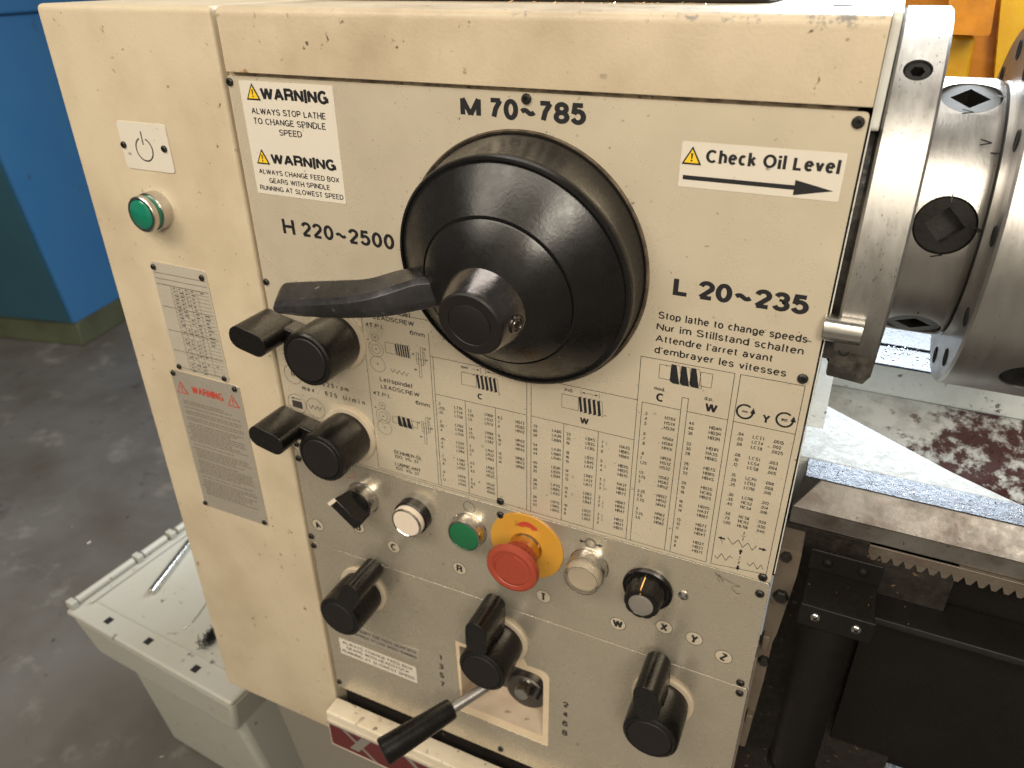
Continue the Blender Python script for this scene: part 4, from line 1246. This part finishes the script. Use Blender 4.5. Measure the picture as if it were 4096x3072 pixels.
# ================================================================== RAIL, NAMEPLATE, PEDESTAL
BS = thing('lathe_stand', 'cream lathe base with a front rail and a maroon nameplate', 'machine base', (0.2, 0.1, -1.2))
obj('recess', B(.004, .4885, .012, .30, -.80, -.738), M_['grime'], BS)
obj('rail', xprism(rpoly([(-.027, -.822), (-.003, -.822), (-.003, -.757), (-.027, -.757)], [.001, 0, .0015, .003]), .0005, .60), M_['rail'], BS, bevel=.001)
npl = obj('nameplate', slab(rpoly([(.0035, -.816), (.58, -.816), (.58, -.775), (.0035, -.775)], .001), [], -.0285, -.0270), M_['maroon'], BS)
obj('plate_rim', slab([(.0005, -.775), (.58, -.775), (.58, -.7725), (.0005, -.7725)], [], -.0298, -.0270), M_['alu'], BS)
LINES.clear()
YN = -.0285
fill('x', [(22.5, -776.5), (30, -776.5), (76, -815.5), (68.5, -815.5)], y=YN)
fill('x2', [(32, -809), (46, -809), (68, -777), (54, -777)], y=YN - PR)
fill('y', [(118, -776.5), (128, -776.5), (146, -796), (146, -815), (138, -815), (138, -796)], y=YN)
for k in LINES:
    TXT[k] = LINES[k]
prt('x', M_['alu'], npl, 'emblem_stroke')
prt('x2', M_['alu'], npl, 'emblem_stroke')
prt('y', M_['alu'], npl, 'emblem_letter')
bm = nb()
pts = [(-.170, .03, -.833), (.60, .03, -.833), (.60, .03, -1.2), (-.10, .03, -1.2)]
pb = [(-.170, .40, -.833), (.60, .40, -.833), (.60, .40, -1.2), (-.10, .40, -1.2)]
A = [bm.verts.new(p) for p in pts]; Bv = [bm.verts.new(p) for p in pb]
bm.faces.new(A); bm.faces.new(Bv)
for i in range(4):
    bm.faces.new((A[i], A[(i + 1) % 4], Bv[(i + 1) % 4], Bv[i]))
obj('pedestal', bm, M_['pedestal'], BS, bevel=.006)
obj('under_panel', B(.0, .60, .020, .30, -.845, -.822), M_['pedestal'], BS)

# ================================================================== SPINDLE AND CHUCK
YC, ZC = .1270, -.0848
def xl(prof, seg=160, cy=YC, cz=ZC, close=True):
    """lathe about the x axis through (cy, cz): profile of (x, r)"""
    bm = nb()
    rings = []
    for x, r in prof:
        rings.append([bm.verts.new((x, cy + r * math.cos(2 * PI * i / seg), cz + r * math.sin(2 * PI * i / seg))) for i in range(seg)])
    for A, Bq in zip(rings, rings[1:]):
        for i in range(seg):
            j = (i + 1) % seg
            bm.faces.new((A[i], A[j], Bq[j], Bq[i]))
    if close:
        bm.faces.new(rings[0]); bm.faces.new(rings[-1])
    return bm
def radial(x, ang, r):
    """matrix: local -y axis points outward at (x, angle) on radius r; angle from the front (-y) upward"""
    a = math.radians(ang)
    n = Vector((0, -math.cos(a), math.sin(a)))
    q = (-n).to_track_quat('Y', 'Z').to_matrix().to_4x4()
    return Matrix.Translation(Vector((x, YC, ZC)) + n * r) @ q
def cutter(x, ang, r, rad, depth):
    bm = nb()
    lathe(bm, [(.00001, -depth), (rad, -depth), (rad, .01), (.00001, .01)], seg=48, mtx=radial(x, ang, r))
    return obj('cutter', bm, None)
def insert(name, x, ang, r, ro, hr, sides, m, parent, depth=.009, top=-.0012, chamfer=.0008):
    """round insert with a polygonal socket"""
    seg = 48
    bm = nb()
    lathe(bm, [(ro, -depth - .004), (ro, top - chamfer), (ro - chamfer, top)], seg=seg)
    out = [bm.verts.new(((ro - chamfer) * math.cos(2 * PI * i / seg), -top, (ro - chamfer) * math.sin(2 * PI * i / seg))) for i in range(seg)]
    inn = [bm.verts.new((hr * hexk(2 * PI * i / seg, sides) * math.cos(2 * PI * i / seg), -top, hr * hexk(2 * PI * i / seg, sides) * math.sin(2 * PI * i / seg))) for i in range(seg)]
    low = [bm.verts.new((v.co.x, v.co.y + depth, v.co.z)) for v in inn]
    for i in range(seg):
        j = (i + 1) % seg
        bm.faces.new((out[i], out[j], inn[j], inn[i]))
        bm.faces.new((inn[i], inn[j], low[j], low[i])).material_index = 1
    bm.faces.new(low).material_index = 1
    bmesh.ops.transform(bm, matrix=radial(x, ang, r), verts=bm.verts)
    o = obj(name, bm, m, parent, smooth=30)
    o.data.materials.append(M_['bolt'])  # black socket walls and floor, the hollow's shade put into the colour
    return o
CH = thing('lathe_chuck', 'steel spindle nose and chuck at the right, with square socket cams and stamped marks', 'chuck', (.5, YC, ZC))
RR = .1345
flange = obj('flange_ring', xl([(.4944, RR - .002), (.4960, RR), (.5215, RR), (.5232, RR - .0015), (.5232, .08)], seg=200), M_['steel'], CH, smooth=30)
cut(flange, [cutter(.5079, 50.4, RR, .0082, .012)])
flange.data.materials.clear(); flange.data.materials.append(M_['steel'])
insert('flange_screw', .5079, 50.4, RR, .0078, .0042, 6, M_['blacksteel'], CH, top=-.0014)
obj('spindle_seal', xl([(.4700, .1200), (.4925, .1215), (.4943, .1240), (.4943, .05)], seg=120), M_['seal'], CH)
RN = .0907
nose = obj('spindle_nose', xl([(.5225, RN), (.5600, RN), (.5632, RN - .0010), (.5648, RN - .0028), (.5650, .04)], seg=200), M_['steel2'], CH, smooth=30)
cut(nose, [cutter(.544, a, RN, .0185, .018) for a in (68.2, 8.4, -50.5)])
nose.data.materials.clear(); nose.data.materials.append(M_['steel2'])
for a, m in ((68.2, 'socket'), (8.4, 'blacksteel'), (-50.5, 'socket')):
    insert('cam_socket', .544, a, RN, .0181, .0118, 4, M_[m], CH, depth=.012, top=-.0022)
obj('groove_ring', xl([(.5645, RN - .004), (.5662, RN - .004), (.5662, .05)], seg=160), M_['void'], CH)
obj('backplate_lip', xl([(.5662, RN - .001), (.5696, RN - .001), (.5696, .05)], seg=160), M_['steel2'], CH)
RK = .1245
body = obj('chuck_body', xl([(.5694, .05), (.5694, RK - .0015), (.5712, RK), (.70, RK), (.702, RK - .002), (.702, .03)], seg=220, close=False), M_['steel2'], CH, smooth=30)
cut(body, [cutter(.6150, -39.7, RK, .0165, .02)])
body.data.materials.clear(); body.data.materials.append(M_['steel2'])
insert('chuck_socket', .6150, -39.7, RK, .0160, .0072, 4, M_['blacksteel'], CH, depth=.010, top=-.0016)
# bolt holes in the rear face of the chuck
for a in range(0, 360, 30):
    aa = math.radians(a + 8)
    p = Vector((.5691, YC - .109 * math.cos(aa), ZC + .109 * math.sin(aa)))
    bm = nb()
    lathe(bm, [(.0066, 0), (.0060, .0006), (.0052, .0001), (.00001, .0001)], seg=28, mtx=Matrix.Translation(p) @ Matrix.Rotation(PI / 2, 4, 'Z') @ Matrix.Rotation(PI, 4, 'Z'))
    obj('bolt_hole', bm, M_['void'], CH)
# stamped marks: V and I pressed lines, laid as thin dark grooves
def stamp(x, ang, segs, r=RN):
    bm = nb()
    for (x0, a0, x1, a1) in segs:
        d = Vector((x1 - x0, a1 - a0)).normalized() * .00045
        n = Vector((-d.y, d.x))
        vs = []
        for px, pa, sg in ((x0, a0, 1), (x1, a1, 1), (x1, a1, -1), (x0, a0, -1)):
            px += n.x * sg; pa += n.y * sg
            th = math.radians(ang) + pa / r
            vs.append(bm.verts.new((x + px, YC - (r + .00008) * math.cos(th), ZC + (r + .00008) * math.sin(th))))
        bm.faces.new(vs)
    obj('stamped_mark', bm, M_['blacksteel'], CH, smooth=0)
Vv = [(-.004, .0018, .004, 0), (.004, 0, -.004, -.0018)]
for x, a in ((.5432, 57.2), (.5560, 42.6), (.5621, 8.0), (.5436, -3.4), (.5600, 68.4)):
    stamp(x, a, [(p[0] * .8, p[1] * 1.1, p[2] * .8, p[3] * 1.1) for p in Vv])
stamp(.5441, 19.7, [(0, -.003, 0, .003)])
stamp(.5441, -36, [(0, -.0014, 0, .0014)])
stamp(.5441, 81, [(0, -.0014, 0, .0014)])
stamp(.5620, 38.3, [(-.0026, 0, .0026, 0)])
# steel plunger and its block below the flange
t = thing('spindle_stop', 'dark steel block with a bright round pin between the plate edge and the flange', 'stop', (.50, .02, -.17))
a = at(3310, 1282, .012); b = at(3440, 1330, .012)
bm = nb(); rod(bm, (.4860, -.0005, -.1362), (.5108, -.0005, -.1362), .0092)
obj('stop_pin', bm, M_['chrome'], t, bevel=.0008)
bm = slab(rpoly([(.4945, -.1790), (.5185, -.1812), (.5225, -.1745), (.5232, -.158), (.5232, -.1450), (.4870, -.1450), (.4870, -.1660), (.4945, -.1660)], .0012), [], .0150, .05)
obj('stop_block', bm, M_['seal'], t, bevel=.001)
bm = nb(); lathe(bm, [(.0034, 0), (.0034, .0006), (.0024, .0006), (.0022, -.002), (.0001, -.002)], .5023, -.1590, .015, seg=24)
obj('block_hole', bm, M_['void'], t)

# ================================================================== CHUCK GUARD
t = thing('chuck_guard', 'orange painted chuck guard with yellow pieces behind the spindle', 'guard', (.6, .36, 0))
def px_poly(pts, y):
    return [(lambda p: (p.x, p.z))(at(u, v, y)) for u, v in pts]
bm = slab([(.44, -.07), (1.10, -.07), (1.10, .13), (.44, .13)], [], .42, .43)
obj('guard_sheet', bm, M_['orange'], t)
bm = slab(px_poly([(3780, 135), (3905, 145), (3870, 330), (3740, 330)], .385), [], .385, .42)
obj('yellow_wedge', bm, M_['amber'], t, bevel=.004)  # small yellow wedge in front of the orange sheet
bm = slab(rpoly(px_poly([(3790, 128), (3950, 134), (3990, -120), (3790, -120)], .36), .003), [], .33, .40)
obj('guard_hinge', bm, M_['orange'], t, bevel=.003)
bm = slab(rpoly(px_poly([(4010, -60), (4250, -60), (4250, 500), (3960, 500), (3975, 330)], .40), .01), [], .40, .415)
obj('yellow_reflection', bm, M_['amber'], t, bevel=.004)  # yellow mirrored in the chuck face, built as a coloured panel

# ================================================================== BED
BD = thing('lathe_bed', 'lathe bed with a machined way, toothed rack and flaking pale paint over red primer', 'lathe bed', (.6, .2, -.6))
X1 = .86
bm = nb()
sec = [(.064, -.2995), (.050, -.3225), (.0522, -.3232), (.0522, -.3403), (.092, -.3403), (.092, -.2995)]
a = [bm.verts.new((x, y, z)) for x, (y, z) in zip((.509, .491, .491, .491, .497, .497), sec)]
b = [bm.verts.new((X1, y, z)) for y, z in sec]
bm.faces.new(a); bm.faces.new(b)
for i in range(6):
    bm.faces.new((a[i], a[(i + 1) % 6], b[(i + 1) % 6], b[i]))
fw = obj('front_way', bm, M_['wayface'], BD, bevel=.0006, seg=2)
obj('way_top', B(.4965, X1, .0645, .0925, -.2993, -.2988), M_['way'], BD)
obj('bed_web', B(.4925, X1, .062, .092, -.60, -.3406), M_['blackmetal'], BD)
rk = obj('gear_rack', B(.5550, X1, .0485, .0615, -.3488, -.3405), M_['rack'], BD, bevel=.0004)
tooth = nb()
for_ = [(-.0042, 0), (.0042, 0), (.0038, -.0008), (.0015, -.0060), (-.0015, -.0060), (-.0038, -.0008)]
slab(for_, [], .0490, .0612, tooth)
TO = finish(tooth, 'rack_tooth', 0); TO.materials.append(M_['rack'])
for i in range(34):
    o = bpy.data.objects.new('rack_tooth', TO)
    COL.objects.link(o)
    o.parent = rk
    o.matrix_parent_inverse = world_of(rk).inverted()
    o.location = (.5600 + i * .0087, 0, -.3488)
obj('trough_wall', xprism([(.305, -.2998), (.42, -.2998), (.42, -.36), (.305, -.3330)], .4935, X1), M_['casting'], BD, bevel=.002)
obj('rear_way', B(.4935, X1, .3060, .352, -.2995, -.2975), M_['way'], BD)
obj('rear_ledge', B(.4935, X1, .357, .60, -.2985, -.2960), M_['way'], BD)
# sloping chute inside the bed
bm = nb()
n1, n2 = 40, 24
grid = []
for i in range(n1 + 1):
    rowv = []
    x = .4935 + (X1 - .4935) * i / n1
    for j in range(n2 + 1):
        s = j / n2
        y = .3055 - .20 * s
        z = -.3335 - .12 * s ** 1.2 + .004 * math.sin(x * 40 + j * .7) * s
        e = max(0, 1 - (x - .4935) / .035)
        z += .055 * e ** 2 * s
        rowv.append(bm.verts.new((x, y, z)))
    grid.append(rowv)
for i in range(n1):
    for j in range(n2):
        bm.faces.new((grid[i][j], grid[i + 1][j], grid[i + 1][j + 1], grid[i][j + 1]))
obj('chute', bm, M_['trough'], BD, smooth=80)
# flat web with a diagonal edge and the sloping end wall towards the headstock
obj('diagonal_web', zslab([(.4808, .0930), (.6630, .0930), (.6080, .1245), (.5520, .1640), (.5040, .1975), (.4808, .2120)], -.44, -.3004), M_['web'], BD, bevel=.0035, seg=4)
obj('end_casting', xprism(rpoly([(.150, -.3008), (.150, -.30), (.255, -.262), (.304, -.262), (.304, -.3300), (.19, -.3300)], [0, .0, .02, .0, 0, 0]), .4808, .5030), M_['casting'], BD, bevel=.011, seg=5)
# soiled castings between the plates and the black switch box
obj('feed_box_side', slab(rpoly([(.4890, -.60), (.4955, -.60), (.4990, -.50), (.4990, -.452), (.5010, -.440), (.5060, -.372), (.5060, -.345), (.4888, -.345)], .002), [], .022, .05), M_['oldcast'], BD, bevel=.001)
obj('oily_gap', B(.4888, .62, .050, .061, -.80, -.3405), M_['grime'], BD)
obj('sheet_edge', B(.4878, .4898, .001, .030, -.738, -.455), M_['oldcast'], BD, bevel=.0005)
for x, z, r in ((.4975, -.395, .0062), (.4950, -.352, .0045), (.4955, -.475, .0050)):
    obj('hex_bolt', LA([(r, 0), (r, .004), (r * .85, .0052), (.0001, .0052)], x, z, y0=.022, seg=6), M_['bolt'], BD, smooth=0)
for x, z, dx, dz in ((.4905, -.440, .006, .016), (.4905, -.545, .006, .012)):
    obj('casting_lug', B(x, x + dx, .014, .024, z - dz, z), M_['oldcast'], BD, bevel=.0012)

# black switch box, its tube and cover
t = thing('switch_box', 'black sheet metal box with two cross head screws on top of a vertical black tube', 'box', (.54, 0, -.56))
obj('box_body', B(.5135, .5655, -.0165, .0262, -.379, -.3615), M_['blackmetal'], t, bevel=.0014)
obj('front_flange', B(.5125, .5665, -.0200, -.0168, -.3812, -.3600), M_['blackmetal'], t, bevel=.001)
obj('rear_flange', B(.5125, .5670, .0264, .0290, -.3650, -.3420), M_['blackmetal'], t, bevel=.001)
for x in (.5245, .5540):
    s_ = obj('flange_screw', LA([(.0040, 0), (.0038, .0010), (.0026, .0018), (.0001, .0020)], x, -.3700 , y0=-.0200, seg=28), M_['chrome'], t, smooth=50)
    for a in (0.6, 0.6 + PI / 2):
        obj('cross_slot', B(-.0022, .0022, -.0224, -.0218, -.00045, .00045, mtx=Matrix.Translation((x, 0, -.3700)) @ Matrix.Rotation(a, 4, 'Y')), M_['void'], s_)
for x in (.5265, .5530):
    obj('dome_rivet', LA([(.0040, 0), (.0034, .0016), (.0018, .0024), (.0001, .0026)], x, -.3520, y0=.0264, seg=24), M_['blackmetal'], t)
bm = nb(); rod(bm, (.5370, .003, -.379), (.5370, .003, -.5700), .0195, seg=48)
obj('tube', bm, M_['blackmetal'], t, bevel=.002)
bm = nb(); rod(bm, (.5370, .003, -.5700), (.5370, .003, -.5760), .0210, seg=48)
obj('tube_collar', bm, M_['blackmetal'], t)
t = thing('apron_cover', 'flat black sheet cover below the rack with a rounded top ledge', 'cover', (.7, .03, -.57))
obj('cover_sheet', B(.5660, X1, .0380, .0410, -.5640, -.3990), M_['blackmetal'], t, bevel=.0008)
obj('top_ledge', xprism(rpoly([(.020, -.3970), (.060, -.3920), (.060, -.3880), (.022, -.3905)], .0015), .5660, X1), M_['blackmetal'], t)
o = obj('chip_tray', B(.4888, 2.2, -.20, .62, -.75, -.74), M_['grime'])
tag(o, 'dirty dark chip tray under the black cover at the lower right', 'tray')

# things on top of the headstock
tag(obj('rubber_tray', zslab(rpoly([(.02, .112), (.4080, .112), (.4080, .42), (.02, .42)], .03), .0508, .0640), M_['tray'], None, bevel=.003), 'black tray lying on top of the headstock', 'tray')
bm = nb(); lathe(bm, [(.0001, .0006), (.0062, .0006), (.0068, .0001)], seg=28)
bmesh.ops.transform(bm, matrix=Matrix.Translation((.4565, .092, .0505)) @ Matrix.Rotation(math.radians(-90), 4, 'X'), verts=bm.verts)
obj('bolt_hole', bm, M_['void'], HS)

# ================================================================== ROOM
FZ = -1.2
fl = obj('floor', B(-8, 6, -4, 8, FZ - .05, FZ), M_['floor']); fl['kind'] = 'structure'
wf = obj('wall', B(-1.0, 5, -3.4, -3.3, FZ, 3.2), mat('reflector_wall_paint', (0.62, 0.57, 0.48), 0.7)); wf['kind'] = 'structure'  # unseen wall added behind the camera to brighten reflections in the plates
wl = obj('wall', B(-8, 6, 5.0, 5.1, FZ, 3.2), M_['wall']); wl['kind'] = 'structure'
# blue machine
rot = Matrix.Translation((-2.123, 1.162, 0)) @ Matrix.Rotation(math.radians(12.6), 4, 'Z')
t = thing('blue_machine', 'big blue painted machine on a dark plinth standing on the floor at the left', 'machine', (-2.3, 1.6, FZ))
bm = nb()
lo = [(-1.6, .0), (0, 0), (0, 2.2), (-1.6, 2.2)]
hi = [(-1.6, -.13), (0, -.13), (0, 2.2), (-1.6, 2.2)]
A = [bm.verts.new(rot @ Vector((x, y, -1.095))) for x, y in lo]
Bv = [bm.verts.new(rot @ Vector((x, y, -.050))) for x, y in hi]
for i in range(4):
    bm.faces.new((A[i], A[(i + 1) % 4], Bv[(i + 1) % 4], Bv[i]))
bm.faces.new(A); bm.faces.new(Bv)
o = obj('machine_body', bm, M_['blue'], t, smooth=0)
o.data.materials.append(M_['teal'])
bm = nb(); box(bm, -1.62, .01, -.145, 2.2, -.046, .16, mtx=rot)
obj('machine_lid', bm, M_['blue'], t, bevel=.01)
bm = nb(); box(bm, -1.6, -.004, .012, 2.2, FZ, -1.098, mtx=rot)
obj('plinth', bm, M_['plinth'], t, bevel=.006)
bm = nb(); box(bm, -1.6, -.03, -.006, .02, -1.085, -.15, mtx=rot)
# front face of the blue machine, its shade put into a darker teal
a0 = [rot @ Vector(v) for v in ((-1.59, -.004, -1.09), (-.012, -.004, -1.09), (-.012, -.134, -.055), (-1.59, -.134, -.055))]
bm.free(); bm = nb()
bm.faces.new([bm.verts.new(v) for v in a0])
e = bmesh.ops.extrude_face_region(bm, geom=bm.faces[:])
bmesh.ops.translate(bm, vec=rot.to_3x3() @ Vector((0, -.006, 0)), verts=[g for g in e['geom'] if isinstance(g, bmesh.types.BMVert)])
obj('shaded_front', bm, M_['teal'], t, smooth=0)

# white bin beside the lathe
LZ = -.860
rb = Matrix.Translation((-.579, .010, 0)) @ Matrix.Rotation(math.radians(-3.9), 4, 'Z')
t = thing('plastic_bin', 'off white plastic bin with a hinged flat lid standing beside the lathe', 'bin', (-.40, .18, FZ))
bm = nb()
W_, D_ = .384, .40
lid = zslab(rpoly([(0, 0), (W_, 0), (W_, D_), (0, D_)], .006), LZ - .010, LZ, mtx=rb)
obj('lid', lid, M_['binwhite'], t, bevel=.004)
bm = nb()
top = [(.110, .008), (W_ - .02, .008), (W_ - .02, D_ - .02), (.110, D_ - .02)]
bot = [(.085, .052), (W_ - .01, .052), (W_ - .01, D_ - .05), (.085, D_ - .05)]
A = [bm.verts.new(rb @ Vector((x, y, LZ - .030))) for x, y in top]
Bv = [bm.verts.new(rb @ Vector((x, y, FZ + .002))) for x, y in bot]
for i in range(4):
    bm.faces.new((A[i], A[(i + 1) % 4], Bv[(i + 1) % 4], Bv[i]))
bm.faces.new(A); bm.faces.new(Bv)
obj('bin_body', bm, M_['binwhite'], t, bevel=.012)
# rim skirt hanging from the lid
bm = nb()
A = [bm.verts.new(rb @ Vector((x, y, LZ - .012))) for x, y in ((.003, .003), (W_ - .003, .003), (W_ - .003, D_ - .003), (.003, D_ - .003))]
Bv = [bm.verts.new(rb @ Vector((x, y, LZ - .092))) for x, y in ((.036, .010), (W_ - .02, .010), (W_ - .02, D_ - .02), (.036, D_ - .02))]
for i in range(4):
    bm.faces.new((A[i], A[(i + 1) % 4], Bv[(i + 1) % 4], Bv[i]))
bm.faces.new(A); bm.faces.new(Bv)
obj('rim', bm, M_['binwhite'], t, bevel=.008)
for y0, y1, x0, x1 in ((.020, .130, -.006, .008), (.150, .200, -.004, .006), (.225, .36, -.006, .008)):
    bm = nb(); rod(bm, rb @ Vector((.004, y0, LZ + .006)), rb @ Vector((.004, y1, LZ + .006)), .007, seg=16)
    obj('hinge_bar', bm, M_['binwhite'], t)
for y in (.012, .140, .212):
    bm = nb(); box(bm, -.004, .014, y - .006, y + .006, LZ, LZ + .014, mtx=rb)
    obj('hinge_knuckle', bm, M_['binwhite'], t, bevel=.002)
bm = nb(); box(bm, .022, .028, .03, D_ - .02, LZ, LZ + .006, mtx=rb)
obj('lid_ridge', bm, M_['binwhite'], t, bevel=.0015)
for x, y in ((.085, .020), (.180, .022), (.290, .020)):
    bm = nb(); box(bm, x - .006, x + .006, y - .006, y + .006, LZ + .0002, LZ + .0008, mtx=rb)
    obj('slot', bm, M_['void'], t, smooth=0)
bm = nb(); box(bm, .03, W_ - .03, .038, .0395, LZ, LZ + .0012, mtx=rb)
obj('lid_step', bm, M_['binwhite'], t)
p1 = atz(910 / 1.508, 1972 + 600 / 1.508, LZ + .0055); p2 = atz(1142 / 1.508, 1972 + 300 / 1.508, LZ + .0055)
bm = nb(); rod(bm, p1, p2 + (p2 - p1) * .15, .0066, seg=20)
tag(obj('steel_rod', bm, M_['chrome'], bevel=.0008), 'short bright steel rod lying on the lid of the white bin', 'rod')
bm = nb()
pp = [atz(x / 1.508, 1972 + y / 1.508, LZ + .0015) for x, y in ((1010, 850), (1060, 848), (1110, 825), (1160, 780), (1200, 730), (1235, 680), (1260, 640))]
for a, b in zip(pp, pp[1:]):
    rod(bm, a, b, .0012, seg=8)
tag(obj('plastic_strip', bm, M_['clear']), 'thin curved clear strip lying on the bin lid', 'strip')
bm = nb()
c0 = atz(1275 / 1.508, 1972 + 880 / 1.508, LZ + .004)
for i in range(200):
    a = random.uniform(0, 2 * PI); rr = random.uniform(.003, .014)
    b0 = c0 + Vector((random.gauss(0, .005), random.gauss(0, .010), random.uniform(0, .004)))
    b1 = b0 + Vector((rr * math.cos(a) * .5, rr * math.sin(a), random.uniform(-.002, .014)))
    rod(bm, b0, b1, .0005, seg=3, caps=False)
tag(obj('wire_brush_tuft', bm, M_['void'], smooth=0), 'black bristly tuft lying on the bin lid by the lathe door', 'brush')

# ================================================================== SWARF, DROPLETS, DEBRIS (uncountable)
def scatter(name, label, cat, m, n, fn, rmin, rmax, flat=False):
    bm = nb()
    for i in range(n):
        p, up = fn()
        r = random.uniform(rmin, rmax) * random.uniform(.5, 1)
        if flat:
            a = random.uniform(0, 2 * PI)
            d1 = Vector((math.cos(a), math.sin(a), random.uniform(-.3, .5))) * r * random.uniform(1, 2.6)
            d2 = Vector((-math.sin(a), math.cos(a), random.uniform(-.3, .5))) * r * .6
            b = Vector(p) + Vector((0, 0, r * .5))
            vs = [bm.verts.new(b + d1), bm.verts.new(b + d2), bm.verts.new(b - d1 + Vector((0, 0, r * .5))), bm.verts.new(b - d2)]
            bm.faces.new((vs[0], vs[1], vs[2])); bm.faces.new((vs[0], vs[2], vs[3]))
        else:
            mt = Matrix.Translation(Vector(p)) @ Matrix.Diagonal((1, 1, .55, 1))
            bmesh.ops.create_icosphere(bm, subdivisions=2, radius=r, matrix=mt)
    me = bpy.data.meshes.new(name)
    bm.to_mesh(me); bm.free()
    for p in me.polygons:
        p.use_smooth = not flat
    o = obj(name, me, m)
    tag(o, label, cat, kind='stuff')
    return o
U = random.uniform
scatter('coolant_drops', 'shining coolant droplets on the front way of the bed', 'droplets', M_['water'], 170, lambda: ((.50 + .36 * U(0, 1) ** .8, U(.066, .091), -.2988), 0), .0003, .0011)
scatter('coolant_drops', 'shining droplets on the rear way behind the chuck', 'droplets', M_['water'], 420, lambda: ((U(.50, .66), U(.31, .40), -.2970), 0), .0004, .0016)
scatter('bed_chips', 'fine bright metal chips lying on the pale bed casting under the chuck', 'swarf', M_['chip'], 220, lambda: ((U(.50, .80), U(.10, .123), -.345 + .0), 0) if random.random() < .1 else ((U(.50, .84), U(.066, .091), -.2988), 0), .0003, .0010, True)
scatter('brass_chips', 'small brass coloured chips scattered on the black switch box and cover', 'swarf', M_['brass'], 26, lambda: ((U(.514, .565), U(-.014, .024), -.3615), 0) if random.random() < .45 else ((U(.56, .84), U(.022, .058), -.3895), 0), .0003, .0008, True)
scatter('metal_chips', 'dark and bright metal chips heaped in the tray at the lower right', 'swarf', M_['rack'], 500, lambda: ((U(.49, 1.1), U(-.19, .30), -.7395), 0), .001, .0028, True)
scatter('edge_chips', 'fine copper coloured chips along the top edge of the headstock', 'swarf', M_['brass'], 70, lambda: ((U(.20, .37), U(.085, .107), .0507), 0), .0004, .0014, True)
scatter('floor_dust', 'pale chips and specks of dirt scattered on the workshop floor', 'debris', M_['chip'], 90, lambda: ((U(-2.2, -.3), U(-.4, 1.9), FZ), 0), .001, .006, True)
scatter('floor_litter', 'dark crumbs scattered on the workshop floor', 'debris', M_['void'], 60, lambda: ((U(-2.2, -.3), U(-.4, 1.9), FZ), 0), .002, .006, True)
